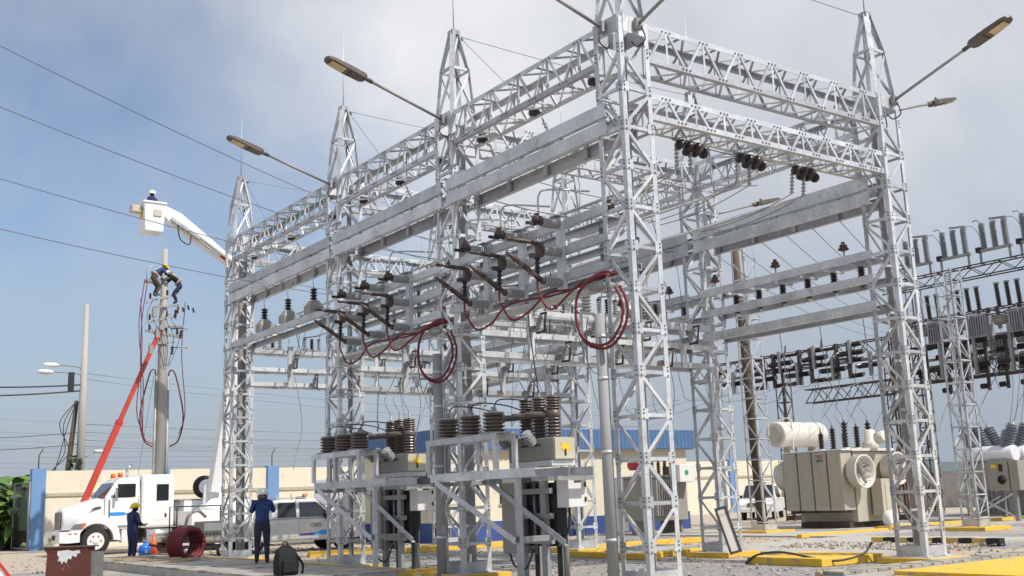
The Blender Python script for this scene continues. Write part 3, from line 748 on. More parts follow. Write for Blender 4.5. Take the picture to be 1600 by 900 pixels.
# conductors and busbars through the yard
random.seed(5)
BUS = []
for k, x in enumerate((1.6, 3.4, 5.2)):
    BUS.append((f'{("left", "middle", "right")[k]} overhead busbar tube running back through the yard', [(x, .5, 7.35), (x, 17.5, 7.35)], .028))
for k, x in enumerate((2.4, 4.4)):
    BUS.append((f'{("left", "right")[k]} lower busbar tube running back through the yard', [(x, 5.6, 6.75), (x, 17.5, 6.75)], .025))
for i in (1, 2, 3):
    for k in range(3):
        x = 1.6+1.8*k
        BUS.append((f'{("left", "middle", "right")[k]} looping down conductor above the {CRN[i]}', spl([(x, V[i]-.2, 7.35), (x+.15, V[i]-.45, 7.0), (x+.1, V[i]-.5, 6.3), (x-.05, V[i]-.45, LV[i]+.34)], 6), .014))
        BUS.append((f'{("left", "middle", "right")[k]} dropper wire below the {CRN[i]}', spl([(x, V[i]-.45, LV[i]-.1), (x+.2, V[i]-.6, 4.0), (x-.1, V[i]-.8, 3.0), (x-.3, V[i]-1.1, 2.6)], 6), .009))
for lb, pts, r in BUS: tag(MB().tube(pts, r, 6).build('conductor', 'galv' if r > .02 else 'wire'), lb, 'conductor')
for i in (1, 2):
    for k in range(3):
        lb = f'{("left", "middle", "right")[k]} white post insulator on the top beam of the {CRN[i]}'
        q = thing('post_insulator', lb, 'insulator', (1.6+1.8*k, V[i], CR[i][0][1]+.02)); 
        MB().bx(-.12, .12, -.42, .42, 0, .04).build('base', 'galv', q); MB().sheds((0, 0, .04), (0, 0, .5), .07, .12, 6).build('insulator', 'porcelain_grey', q); MB().box((0, 0, .54), (.1, .18, .07)).build('clamp', 'galv_old', q)

# cable trunking inside towers
for nm, x, y, m, lb in (('cable_trunking', U[1]+.12, V[0]+.1, 'galv_old', 'dark cable trunking climbing inside the right corner tower'), ('cable_trunking', U[1]+.2, V[1]+.05, 'galv_white', 'white cable trunking climbing inside the panel tower'),
                        ('cable_trunking', .1, V[3]+.05, 'galv_old', 'dark cable trunking inside the farthest left tower'), ('cable_trunking', .15, V[1]+.1, 'galv_old', 'dark cable trunking inside the second left tower')):
    t = thing(nm, lb, 'trunking', (x, y, 0))
    MB().bx(-.09, .09, -.06, .06, .15, 9.0).build('duct', m, t)
    for z in range(1, 9): MB().bx(-.28, .28, -.075, -.062, z, z+.05).build('bracket', 'galv', t)

# ------------------------------------------------------------------ LED lamps on the towers
def lamp():
    t = thing('street_lamp', '', 'lamp')
    MB().tube([(0, 0, 0), (1.72, 0, .52)], .032, 8).build('arm', 'galv_old', t)
    MB().box((.0, 0, 0), (.08, .14, .2)).build('bracket', 'galv_old', t)
    d = Vector((1, 0, .29)).normalized(); rot = Matrix.Rotation(-math.atan2(.29, 1), 3, 'Y'); o = Vector((1.68, 0, .51))
    MB().tube([o, o+d*.24], .045, 8).build('socket', 'lamp_body', t)
    hd = MB()
    sec = []
    for s_, w, h in ((.16, .09, .05), (.24, .145, .06), (.6, .16, .055), (.95, .155, .04), (1.05, .12, .03), (1.09, .05, .02)):
        c = o+d*s_; sec.append([c+rot @ Vector((0, a*w, b*h)) for a, b in ((-1, -1), (1, -1), (1, .6), (.7, 1), (-.7, 1), (-1, .6))])
    hd.loft(sec).build('housing', 'lamp_body', t)
    MB().box(o+d*.8+rot @ Vector((0, 0, -.058)), (.34, .22, .014), rot).build('lens', 'lamp_lens', t)
    MB().box(o+d*.52+rot @ Vector((0, 0, -.062)), (.012, .3, .012), rot).build('joint', 'black_rubber', t)
    MB().lathe(o+d*.4+rot @ Vector((0, 0, .05)), rot @ Vector((0, 0, 1)), [(0, .04), (.06, .04), (.08, .02)], 8).build('photocell', 'galv_old', t)
    MB().tube(spl([(.05, .03, -.05), (.1, .05, -.3), (-.08, .03, -.38), (-.2, 0, -.25)], 6), .014, 5).build('lead', 'cable_dark', t)
    return t
lp = None
for x, y, z, a, lb in ((-.42, V[1]-.1, 9.53, 180, 'street lamp on the second tower of the left row'), (-.42, V[2]-.1, 9.5, 180, 'street lamp on the third tower of the left row'),
                       (-.42, .02, 9.55, 180, 'lamp on the left face of the nearest tower, cut by the frame top'), (.05, -.42, 9.55, -90, 'lamp on the right face of the nearest tower, cut by the frame top'),
                       (U[1]+.1, -.42, 9.55, -90, 'large street lamp pointing right from the right corner tower'), (U[1]+.42, .05, 9.5, 0, 'lower edge-on street lamp on the right corner tower'),
                       (U[1]+.42, V[1]+.05, 8.45, 0, 'lamp seen above the heavy beams beside the panel tower')):
    if lp is None: lp = lamp(); lp.location = (x, y, z); lp.rotation_euler = (0, 0, R(a)); lp['label'] = lb; lp['group'] = 'LED street lamps'
    else: dup(lp, (x, y, z), R(a), lb)

# ------------------------------------------------------------------ reclosers
def recloser():
    """local origin: ground at the tower axis; runs towards -y"""
    t = thing('recloser', '', 'recloser')
    for y in (-1.75, -2.45):
        MB().chan((.08, y, 0), (.08, y, 1.9), .16, .09, .012, (-1, 0, 0)).build('post', 'galv_old', t)
        MB().chan((.52, y, 0), (.52, y, 1.9), .16, .09, .012, (1, 0, 0)).build('post', 'galv_old', t)
        MB().bx(-.05, .65, y-.12, y+.12, 0, .03).build('foot', 'galv_old', t)
    for x in (-.75, .02, .58):
        MB().chan((x, .15 if x < 0 else -.6, 1.98), (x, -3.35, 1.98), .16, .08, .012, (-1, 0, 0)).build('frame_rail', 'galv', t)
    for y in (.1, -1.0, -1.9, -3.3): MB().bar((-.75, y, 1.86), (.58, y, 1.86), .08, .08).build('cross_rail', 'galv_old', t)
    for x in (-.85, -.42):
        MB().chan((x, .15, 2.67), (x, -2.35, 2.67), .12, .07, .01, (-1, 0, 0)).build('upper_rail', 'galv', t)
        for y in (.05, -1.1, -2.28): MB().chan((x, y, 2.06), (x, y, 2.61), .12, .06, .01, (-1, 0, 0)).build('upright', 'galv', t)
    MB().lang((-.8, -.1, 1.9), (-.8, -2.75, .8), .11, .012, (-1, 0, 0)).build('brace', 'galv', t)
    MB().lang((.0, -.75, 1.9), (-.02, -3.2, .72), .11, .012, (-1, 0, 0)).build('brace', 'galv', t)
    MB().chan((-.72, -2.75, 0), (-.72, -2.75, 1.9), .12, .07, .01, (-1, 0, 0)).build('post', 'galv', t)
    MB().bar((-.72, -2.75, .82), (.08, -2.75, .82), .08, .1).build('cross_rail', 'galv_old', t)
    for k, y in enumerate((-.4, -1.2, -2.0)):
        c = MB().sheds((-.64, y, 2.76), (-.64, y, 3.1), .15, .215, 5, 20).build('current_transformer', 'porcelain_taupe', t)
        MB().bx(-.86, -.41, y-.2, y+.2, 2.735, 2.76).build('seat', 'galv_old', c)
        MB().lathe((-.64, y, 3.1), (0, 0, 1), [(0, .19), (.03, .19), (.05, .06), (.13, .05)], 14).build('head', 'galv_old', c)
        MB().tube(spl([(-.64, y, 3.22), (-.55, y-.1, 3.36), (-.2, y-.5, 3.3), (.1, y-.8, 3.15)], 6), .013, 5).build('jumper', 'cable_dark', c)
    tk = MB().bx(.05, .55, -2.9, -1.45, 2.2, 2.62).build('tank', 'tank_grey', t, .025)
    MB().bx(.07, .53, -2.915, -2.901, 2.22, 2.6).build('sunlit_end_face', 'tank_light', tk)  # tank end made paler than its sides: the sunlight is put into the colour
    MB().bx(.03, .57, -2.85, -1.5, 2.1, 2.199).build('tank_base', 'galv', tk)
    a = MB(); cx, cz = .3, 2.42
    a.add([(cx+q[0]*.12, -2.922, cz+q[1]*.12) for q in ((-.9, .9), (0, .55), (.5, .95), (.75, .2), (1, -.2), (.3, -.5), (.1, -1), (-.3, -.35), (-.85, -.1), (-.55, .3))], [tuple(range(9, -1, -1))])
    a.build('warning_sticker', 'sticker', tk)
    MB().bx(cx-.02, cx+.02, -2.927, -2.924, cz-.14, cz-.02).build('sticker_mark', 'black_rubber', tk)
    MB().tube(spl([(.04, -1.6, 2.26), (.04, -1.6, 2.46), (.04, -1.9, 2.49), (.04, -2.5, 2.49)], 5), .014, 6).build('conduit', 'cable_dark', tk)
    for k, y in enumerate((-2.6, -2.17, -1.75)):
        bs = MB().sheds((.3, y, 2.62), (.3, y, 3.0), .1, .15, 6, 16).build('bushing', 'porcelain_taupe', t)
        MB().sheds((.3, y, 3.14), (.3, y, 3.4), .1, .145, 5, 16).build('upper_bushing', 'porcelain_taupe', bs)
        MB().lathe((.3, y, 3.0), (0, 0, 1), [(0, .13), (.14, .13)], 16).build('collar', 'porcelain_taupe', bs)
        MB().lathe((.3, y, 3.4), (0, 0, 1), [(0, .05), (.03, .03), (.16, .025)], 8).build('stud', 'galv_old', bs)
        MB().tube([(.3, y, 3.07), (-.1, y+.35, 3.06)], .062, 10).build('arm', 'porcelain_taupe', bs)
        MB().sheds((.03, y+.3, 2.52), (-.2, y+.22, 2.72), .05, .1, 5, 12).build('side_insulator', 'porcelain_grey', bs)
        MB().tube(spl([(.3, y, 3.55), (.2, y+.1, 3.9), (.5, y+.3, 4.3), (.8, y+.5, 4.7)], 6), .009, 5).build('lead', 'wire', bs)
    mc = MB().bx(.02, .5, -1.7, -1.2, .5, 1.85).build('mechanism_case', 'tank_grey', t, .02)
    for z in (.75, 1.2, 1.65): MB().bx(.06, .14, -2.7, -1.75, z-.05, z+.05).build('slot_rail', 'galv_old', t)
    for y in (-2.6, -2.25, -1.95): MB().bx(.2, .42, y-.12, y+.12, .65, 1.8).build('contact_shield', 'black_rubber', t)
    for y in (-2.42, -2.08): MB().tube([(.17, y, .5), (.17, y, 1.85)], .03, 8).build('operating_rod', 'galv_old', t)
    MB().tube([(.42, -2.66, 0), (.42, -2.66, 1.5)], .055, 10).build('box_post', 'galv_old', t)
    cb = MB().bx(.2, .63, -3.08, -2.73, 1.34, 1.88).build('control_box', 'box_white', t, .012)
    MB().bx(.17, .66, -3.12, -2.71, 1.881, 1.905).build('rain_cap', 'box_white', cb)
    for z in (1.44, 1.7): MB().bx(.57, .6, -3.105, -3.081, z, z+.08).build('latch', 'cable_dark', cb)
    MB().bx(.34, .5, -3.095, -3.081, 1.79, 1.82).build('name_plate', 'cable_dark', cb)
    MB().tube(spl([(.35, -2.9, 1.34), (.35, -2.85, .95), (.3, -2.6, .72), (.25, -2.3, .7)], 6), .03, 6).build('control_cable', 'cable_dark', t)
    MB().tube(spl([(.1, -2.1, .6), (.05, -1.9, .25), (.0, -1.6, .3), (.05, -1.4, .5)], 6), .02, 6).build('control_cable', 'cable_dark', t)
    return t
rc1 = recloser(); rc1.location = (0, V[1], 0); rc1['label'] = 'nearer recloser on a galvanised stand, beside the second tower'; rc1['group'] = 'reclosers on stands'
dup(rc1, (0, V[2], 0), 0, 'farther recloser on a galvanised stand, beside the third tower')

# ------------------------------------------------------------------ power transformer and other plant on the right
t = thing('power_transformer', 'large khaki power transformer with conservator tank and round fans', 'transformer', (20, 11.55, 0))
MB().bx(.75, 3.0, .1, 2.7, .25, 2.75).build('tank', 'khaki', t, .03)
MB().bx(.65, 3.1, 0, 2.8, 2.76, 2.86).build('lid', 'cream_paint', t, .01)
MB().bx(.5, 3.2, .3, 2.5, .02, .25).build('skid', 'rust', t)
for k in range(4):
    y0 = .06+k*.68
    q = MB().bx(0, .62, y0, y0+.6, .68, 2.78).build('radiator', 'khaki', t, .03)
    for f in range(6): MB().bx(-.012, -.001, y0+.05+f*.09, y0+.06+f*.09, .8, 2.7).build('fin_edge', 'khaki', q)
    MB().bx(.1, .5, y0+.1, y0+.5, .6, .679).build('drain_header', 'rust', q)
MB().bx(-.02, .64, -.02, 2.82, 2.79, 2.84).build('header_pipe', 'galv_white', t)
nb = MB().bx(-.03, -.013, .85, 1.15, 2.42, 2.68).build('name_board', 'tank_grey', t)
MB().bx(-.036, -.031, .88, 1.12, 2.44, 2.49).build('lettering', 'logo_grey', nb)
MB().add([(-.034, 1.0, 2.66), (-.034, .94, 2.59), (-.034, 1.0, 2.53), (-.034, 1.06, 2.59)], [(0, 1, 2, 3)]).build('emblem', 'red_paint', nb)
def fan(y, sg, x=.62, z=2.02):
    f = MB().lathe((x, y, z), (0, sg, 0), [(0, .5), (.02, .56), (.4, .56), (.42, .6), (.43, .6), (.43, .54), (.05, .5)], 28).build('fan_drum', 'cream_paint', t)
    for rr in (.12, .24, .36, .48):
        MB().tube([(x+rr*math.cos(a*math.pi/12), y+sg*.42, z+rr*math.sin(a*math.pi/12)) for a in range(25)], .006, 4, False).build('guard_ring', 'galv', f)
    for a in range(4):
        MB().bar((x, y+sg*.2, z), (x+.48*math.cos(a*math.pi/2+.5), y+sg*.25, z+.48*math.sin(a*math.pi/2+.5)), .02, .16, (0, 1, .4)).build('fan_blade', 'galv_old', f)
    MB().lathe((x, y+sg*.15, z), (0, sg, 0), [(0, .1), (.2, .1), (.24, .05)], 12).build('fan_hub', 'galv_old', f)
fan(-.05, -1); fan(2.8, 1); fan(-.05, -1, 2.6, 2.1)
cn = MB().lathe((.1, 3.05, 3.55), (1, 0, 0), [(0, .42), (.03, .48), (.06, .49), (2.5, .49), (2.53, .48), (2.58, .4)], 26).build('conservator', 'cream_paint', t)
MB().lathe((.07, 3.05, 3.55), (-1, 0, 0), [(0, .3), (.02, .3)], 20).build('end_cover', 'tank_light', cn)
MB().tube(spl([(.35, 3.05, 4.0), (.35, 3.0, 4.12), (.5, 2.7, 4.15), (.55, 2.6, 4.0), (.55, 2.6, 2.9)], 6), .03, 8).build('breather_pipe', 'cream_paint', cn)
for x in (.7, 2.1): MB().bx(x, x+.12, 2.9, 3.2, 2.8, 3.12).build('saddle', 'khaki', cn)
for k in range(3):
    for s in range(2):
        x, y = 1.2+.7*k, .7+1.1*s; hh = (.95, .6)[s] if k != 1 else .8
        b = MB().sheds((x, y, 2.9), (x, y, 2.9+hh), .07, .12, 8, 12).build('bushing', 'porcelain_dark', t)
        MB().lathe((x, y, 2.86), (0, 0, 1), [(0, .14), (.06, .14)], 12).build('turret', 'cream_paint', b)
        MB().lathe((x, y, 2.9+hh), (0, 0, 1), [(0, .04), (.2, .03)], 8).build('terminal', 'galv_old', b)
        MB().tube(spl([(x, y, 3.1+hh), (x-.2, y+.2, 3.6+hh), (x+.1, y+.3, 4.6), (x, y, 5.4)], 6), .012, 5).build('lead', 'wire', b)
MB().lathe((2.4, .5, 2.86), (0, 0, 1), [(0, .3), (.25, .3), (.3, .2), (.7, .2), (.72, .1)], 16).build('tap_changer', 'cream_paint', t)
MB().lathe((2.0, -.1, 3.2), (0, -1, .2), [(0, .22), (.35, .22), (.37, .18)], 16).build('relay_drum', 'cream_paint', t)
ccb = MB().bx(1.5, 2.3, -.45, -.0, .45, 1.75).build('control_cabinet', 'khaki', t, .015)
MB().bx(1.7, 2.2, -.47, -.451, .6, 1.6).build('cabinet_door', 'tank_light', ccb)
MB().tube([(3.0, -.5, .4), (3.0, -.5, 2.6)], .05, 8).build('red_pipe', 'red_paint', t)
MB().lathe((1.4, -.6, .35), (0, -1, 0), [(0, .25), (.05, .28), (.3, .28), (.32, .2)], 16).build('valve_drum', 'box_white', t)

# circuit breaker with tilted grey bushings
t = thing('circuit_breaker', 'grey circuit breaker with six tilted ribbed bushings at right edge', 'breaker', (26.2, 9.9, 0)); brk = t
for x in (0, 2.4):
    for y in (-1.15, .75): MB().bx(x, x+.14, y, y+.14, 0, 1.2).build('leg', 'galv_old', t)
MB().bar((.07, -1.1, .15), (.07, .8, 1.1), .05, .05).build('brace', 'galv', t); MB().bar((.07, .8, .15), (.07, -1.1, 1.1), .05, .05).build('brace', 'galv', t)
cb = MB().bx(-.05, .75, -1.35, -.15, 1.15, 2.25).build('cabinet', 'tank_grey', t, .015)
MB().bx(-.065, -.051, -.5, -.3, 2.0, 2.12).build('warning_plate', 'sticker', cb)
MB().bx(-.065, -.051, -.75, -.6, 1.85, 2.12).build('gauge_window', 'glass_dark', cb)
MB().lathe((-.05, -.68, 1.55), (-1, 0, 0), [(0, .16), (.03, .16)], 16).build('viewing_port', 'glass_dark', cb)
MB().bx(-.062, -.051, -1.0, -.97, 1.2, 2.2).build('door_gap', 'cable_dark', cb)
MB().bx(.05, 2.6, -1.0, .9, 1.3, 2.2).build('frame_box', 'tank_grey', t, .02)
for k in range(3):
    x = .4+.85*k
    MB().lathe((x, -1.1, 2.5), (0, 1, 0), [(0, .28), (.05, .32), (2.0, .32), (2.05, .28)], 16).build('tank_pole', 'galv_white', t)
    for s in (-1, 1):
        d = Vector((0, s*.42, .9)).normalized(); p = Vector((x, -.1+s*.6, 2.7))
        b = MB().sheds(p, p+d*.95, .15, .23, 9, 14).build('bushing', 'porcelain_slate', t)
        MB().lathe(p+d*.95, d, [(0, .16), (.04, .17), (.06, .05), (.15, .04)], 10).build('terminal', 'galv_old', b)
        q = p+d*1.08; MB().tube(spl([q, q+Vector((0, s*.2, .5)), q+Vector((0, s*.5, 2.2)), q+Vector((0, s*.2, 4.5))], 6), .012, 5).build('lead', 'wire', b)
# distribution transformer behind, partly hidden by the nearest tower
t = thing('service_transformer', 'grey service transformer with white terminal box behind the nearest tower', 'transformer', (15.6, 16.9, 0)); svt = t
MB().bx(0, 1.9, 0, 1.5, .5, 2.1).build('tank', 'tank_grey', t, .03)
MB().bx(-.06, 1.96, -.06, 1.56, 2.101, 2.18).build('lid', 'tank_grey', t)
tb = MB().bx(1.0, 1.9, -.5, -.01, 1.9, 2.55).build('terminal_box', 'box_white', t, .02)
MB().lathe((1.45, -.5, 2.25), (0, -1, 0), [(0, .1), (.008, .1)], 14).build('green_emblem', 'green_mark', tb)
for k in range(8): MB().bx(.05+k*.12, .11+k*.12, -.3, -.01, .7, 2.0).build('radiator_fin', 'tank_grey', t)
for k in range(5): MB().sheds((.3+.33*k, .5, 2.18), (.3+.33*k, .5, 2.75), .05, .09, 6, 10).build('bushing', 'porcelain_brown', t)
MB().lathe((.2, .6, 2.6), (0, 1, 0), [(0, .2), (.6, .2)], 12).build('gauge', 'red_paint', t)
for x in (.15, 1.65): MB().bx(x, x+.12, .2, 1.3, 0, .5).build('support', 'galv_old', t)

# ------------------------------------------------------------------ old rusty yard in the background
def lat_beam(label, c, a, b, z0, z1, n, m='rust', w=.5):
    t = thing('rusty_lattice_beam', label, 'beam', (c, a, 0)); e = b-a
    for x in (-w/2, w/2):
        for z in (z0, z1): MB().bar((x, 0, z), (x, e, z), .05, .05).build('chord', m, t)
        for i in range(n):
            p, q = e*i/n, e*(i+1)/n
            MB().bar((x, p, z0 if i % 2 else z1), (x, q, z1 if i % 2 else z0), .03, .03).build('lacing', m, t)
    for i in range(n+1): MB().bar((-w/2, e*i/n, z1), (w/2, e*i/n, z1), .04, .04).build('lacing', m, t)
    return t
lat_beam('rusty lattice beam of the old yard above the big transformer', 26, 13.2, 24.5, 6.7, 7.45, 16)
lat_beam('lower rusty lattice beam above the transformer conservator', 27.2, 13.8, 18.6, 5.25, 5.85, 9)
lat_beam('upper rusty bus lattice at the right edge carrying grey switches', 30, 2.0, 16.0, 10.0, 10.5, 20)
lat_beam('middle rusty lattice of the right-hand old yard', 30, 3.0, 15.2, 8.3, 8.55, 18)
lat_beam('lowest rusty lattice of the right-hand old yard', 31, 3.0, 15.2, 5.9, 6.9, 18)
F3 = lattice_set(.5, .06, .7, 10, 0)
for x, y, H, lb in ((26, 19.0, 6.7, 'old lattice column left of the conservator tank'), (26.2, 13.4, 7.4, 'old lattice column behind the right corner tower'), (30, 14.6, 10.0, 'old lattice column behind the slim right tower'), (30, 5.0, 10.0, 'old lattice column at the right picture edge')):
    tower('old_column', lb, (x, y), .5, H, .06, .7, [.4+.7*k for k in range(int((H-1)/.7))], False, None, F3, 'galv_old' if x > 29 else 'rust', plates=False)
os_ = None
for k, y in enumerate((15.1, 17.1, 19.2)):
    lb = f'{("right", "middle", "left")[k]} dark brown horizontal disconnector of the old yard above the transformer'
    if os_ is None:
        os_ = thing('old_disconnector', lb, 'switch', (25.7, y, 0), 0, 'old disconnectors above the transformer')
        for dy in (0, .62):
            MB().bx(-.07, .07, dy-.07, dy+.07, 5.95, 7.5).build('post', 'rust', os_)
            for z in (7.35, 6.7, 6.05):
                s_ = 1 if dy else -1
                i_ = MB().sheds((0, dy+s_*.1, z), (0, dy+s_*.1+s_*(.62 if s_ > 0 else .5), z), .06, .1, 9, 10).build('insulator', 'porcelain_dark', os_)
                MB().box((0, dy+s_*(.78 if s_ > 0 else .66), z+.03), (.08, .08, .14)).build('terminal', 'galv_old', i_)
        MB().tube([(0, 1.4, 7.4), (.1, 1.42, 7.8)], .04, 6).build('horn', 'rust', os_)
        MB().bar((0, -.3, 6.8), (0, 1.0, 6.8), .06, .1).build('cross_rail', 'rust', os_)
    else: dup(os_, (25.7, y, 0), 0, lb)
gs = None
for k, y in enumerate((6.5, 8.3, 10.1, 11.95, 13.8)):
    lb = ('beyond the right edge', 'rightmost', 'second from the right', 'third from the right', 'leftmost')[k]+' grey three-post switch on the upper bus lattice'
    if k == 0: continue
    if gs is None:
        gs = thing('post_switch', lb, 'switch', (30, y, 11.0), 0, 'grey switches on the upper bus lattice')
        for a in range(3):
            i_ = MB().sheds((0, a*.5-.1, .12), (0, a*.5-.1+.03, 1.15), .09, .135, 12, 12).build('post_insulator', 'porcelain_slate', gs)
            MB().box((0, a*.5-.1, 1.2), (.16, .2, .08)).build('cap', 'galv_old', i_)
        MB().bar((0, -.3, .06), (0, 1.2, .06), .2, .1).build('base_beam', 'galv_old', gs)
        for yy in (-.2, 1.1): MB().bar((0, yy, -.5), (0, yy, .01), .08, .08, (0, 1, 0)).build('support_leg', 'galv_old', gs)
        MB().bar((0, -.2, 1.28), (0, .55, 1.36), .08, .08).build('blade', 'galv_old', gs)
        MB().tube([(0, .9, 1.2), (0, 1.1, 1.42), (0, 1.3, 1.4)], .025, 6).build('arcing_horn', 'galv_old', gs)
        MB().box((0, 1.15, .12), (.24, .2, .22)).build('drive_box', 'black_rubber', gs)
        MB().tube(spl([(0, -.1, 1.25), (0, -.5, 1.2), (0, -.8, .7), (0, -.85, .1)], 6), .014, 5).build('lead', 'wire', gs)
    else: dup(gs, (30, y, 11.0), 0, lb)
ds = None; od = ['fourth', 'third', 'second', 'first', 'fifth']
for k, y in enumerate((8.4, 10.2, 12.0, 13.9, 6.6)):
    lb = f'{("second", "third", "fourth", "fifth", "first")[k]} group from the right of dark posts above grey tanks in the old yard'
    if ds is None:
        ds = thing('old_breaker', lb, 'breaker', (30, y, 8.55), 0, 'dark-post breakers of the old yard')
        for a in range(3): 
            b = MB().sheds((0, a*.45-.45, .05), (0, a*.45-.4, 1.0), .07, .105, 10, 10).build('post_insulator', 'porcelain_dark', ds)
            MB().box((0, a*.45-.42, 1.04), (.14, .2, .07)).build('cap', 'galv_old', b)
        MB().bx(-.35, .35, -.85, .0, -1.15, -.15).build('tank', 'galv_old', ds, .03)
        for a in range(7): MB().bx(-.42, -.36, -.8+.11*a, -.75+.11*a, -1.05, -.25).build('cooling_fin', 'galv_old', ds)
        MB().lathe((0, .1, -.5), (0, 1, 0), [(0, .2), (.6, .2), (.65, .1)], 14).build('drum', 'tank_grey', ds)
        MB().lathe((0, .1, -1.2), (0, 1, 0), [(0, .15), (.55, .15), (.6, .1)], 14).build('drum', 'galv_old', ds)
        MB().bar((0, -.9, -1.25), (0, .95, -1.25), .12, .12).build('beam', 'galv_old', ds)
        for a in range(2):
            MB().sheds((0, -.5+a*.9, -1.7), (0, -.1+a*.9, -1.7), .08, .13, 5, 10).build('insulator', 'porcelain_dark', ds)
            MB().sheds((0, -.5+a*.9, -2.4), (0, -.1+a*.9, -2.4), .08, .13, 5, 10).build('insulator', 'porcelain_dark', ds)
            MB().bx(-.06, .06, -.56+a*.9, -.44+a*.9, -2.6, -1.3).build('hanger', 'rust', ds)
    else: dup(ds, (30, y, 8.55), 0, lb)
tag(MB().tube([(17.45, 13.2, 0), (17.3, 13.4, 10.9)], [.19, .13], 12).build('utility_pole', 'wood_pole'), 'dark rusty pole inside the slim tower left of the transformer', 'pole')
for k in range(7):
    y = 9+1.6*k
    tag(MB().tube(spl([(29.5, y, 5.9+.2*(k % 2)), (28.6, y+.5, 4.6), (27.4, y+.2, 3.6)], 6), .014, 5).build('down_lead', 'wire'), f'{("first", "second", "third", "fourth", "fifth", "sixth", "seventh")[k]} thin down lead from the right below the old yard', 'wire')

# ------------------------------------------------------------------ poles and overhead lines on the left
t = thing('concrete_pole', 'thick concrete pole behind the truck with linemen at its top', 'pole', (1.9, 31.2, 0))
MB().tube([(0, 0, 0), (0, 0, 9.6), (0, 0, 12.4)], [.24, .16, .11], 16).build('shaft', 'concrete_pole', t)
for dx in (-.28, .27):
    MB().tube([(dx, -.1, 0), (dx*.9, -.08, 7.0)], .06, 8).build('conduit', 'galv_old', t)
    q = MB().tube(spl([(dx*.9, -.08, 7.0), (dx*1.2, -.1, 7.25), (dx*2.0, -.15, 7.0), (dx*3.2, -.2, 5.4), (dx*2.6, -.2, 4.4), (dx*1.3, -.15, 4.1)], 7), .03, 6).build('cable', 'red_cable', t)
    MB().tube(spl([(dx*2.6, -.2, 4.6), (dx*3.6, -.1, 5.6), (dx*3.0, 0, 8.0), (dx*3.4, 0, 10.2)], 7), .018, 6).build('cable', 'red_cable', t)
for k, (z, tl) in enumerate(((10.3, .28), (9.4, .25), (8.75, -.1))):
    a = MB().bar((-.75, -.1, z-tl), (.7, -.15, z+tl), .09, .09).build('crossarm', 'galv_old', t)
    for dx in (-.6, .1, .55): MB().sheds((dx, -.12, z+tl*dx+.06), (dx, -.12, z+tl*dx+.3), .03, .06, 4, 8).build('pin_insulator', 'porcelain_dark', a)
for k in range(4):
    MB().sheds((.55+.22*k, -.1, 10.05-.1*(k % 2)), (.6+.22*k, -.1, 9.85-.1*(k % 2)), .03, .06, 3, 8).build('dead_end', 'porcelain_dark', t)
for k, (z, x0, x1) in enumerate(((9.85, -.5, .55), (9.0, -.35, .8), (8.3, -.6, .45))):
    MB().bar((x0, -.2, z), (x1, -.22, z+.12), .07, .07).build('crossarm', 'galv_old', t)
    MB().sheds((x1-.1, -.2, z-.05), (x1-.12, -.2, z-.4), .035, .07, 4, 8).build('surge_arrester', 'porcelain_dark', t)
    MB().bx(x0-.02, x0+.14, -.3, -.12, z-.42, z-.06).build('junction_box', 'tank_grey', t)
for k in range(5):
    x0 = -.5+.25*k
    MB().tube(spl([(x0, -.2, 10.2-.2*k), (x0-.25, -.25, 9.4), (x0+.1, -.3, 8.6), (.05*k, -.27, 7.4)], 6), .012, 5).build('lead', 'cable_dark', t)
for k in range(2): MB().tube(spl([(-.75-.12*k, -.2, 11.0), (-.95-.1*k, -.2, 9.0), (-.9+.1*k, -.2, 6.6), (-.75, -.2, 4.6), (-.35, -.2, 4.2)], 7), .018, 5).build('cable', 'red_cable', t)
for k, z in enumerate((9.0, 8.2)): MB().tube([(.3, -.1, z), (.85, -.15, z+.05), (1.0, -.15, z)], .03, 6).build('bracket', 'galv_old', t)
MB().bx(-.8, -.25, -.25, .1, 10.9, 11.0).build('tool_platform', 'galv_old', t)
MB().tube([(-.8, -.25, 10.95), (-.85, -.25, 11.5), (-.4, -.25, 11.6)], .02, 6).build('platform_rail', 'galv', t)
t = thing('street_pole', 'slim concrete pole with two cobra lamps and hanging cables', 'pole', (1.95, 44.0, 0))
MB().tube([(0, 0, 0), (0, 0, 12.2)], [.26, .12], 14).build('shaft', 'concrete_pole', t)
for k, (z, ln) in enumerate(((8.9, 1.35), (8.55, 1.6))):
    a = MB().tube(spl([(0, 0, z-.3), (-.3, -.05, z), (-ln, -.2, z+.05)], 5), .035, 6).build('lamp_arm', 'galv_old', t)
    MB().ellips((-ln-.3, -.22, z+.02), (.42, .16, .13)).build('lamp_head', 'box_white', a)
MB().tube([(0, 0, 4.2), (.7, -.1, 4.6)], .03, 6).build('lamp_arm', 'galv_old', t)
MB().ellips((.85, -.12, 4.62), (.25, .12, .09)).build('lamp_head', 'box_white', t)
MB().bx(-.75, -.5, -.2, .05, 7.6, 8.6).build('splice_box', 'black_rubber', t)
for k in range(3):
    MB().tube(spl([(-.3, -.1, 7.2), (-.7-.2*k, -.15, 6.0), (-1.0+.2*k, -.15, 4.6), (-1.2-.1*k, -.2, 3.6), (-.8, -.2, 3.0), (-.4, -.15, 3.8)], 7), .022, 5).build('cable_coil', 'cable_dark', t)
vn = MB(); random.seed(4)
for i in range(260):
    z = random.uniform(.8, 4.4); a = random.random()*6.28; r = random.uniform(.2, .45)*(1.2-z*.12)
    vn.box((-.25+r*math.cos(a), r*math.sin(a)-.1, z), (.16, .02, .1), Matrix.Rotation(random.random()*6, 3, 'Z') @ Matrix.Rotation(random.random()*3, 3, 'X'))
tag(vn.build('climbing_vine', 'leaf_dark', t), kind='stuff')
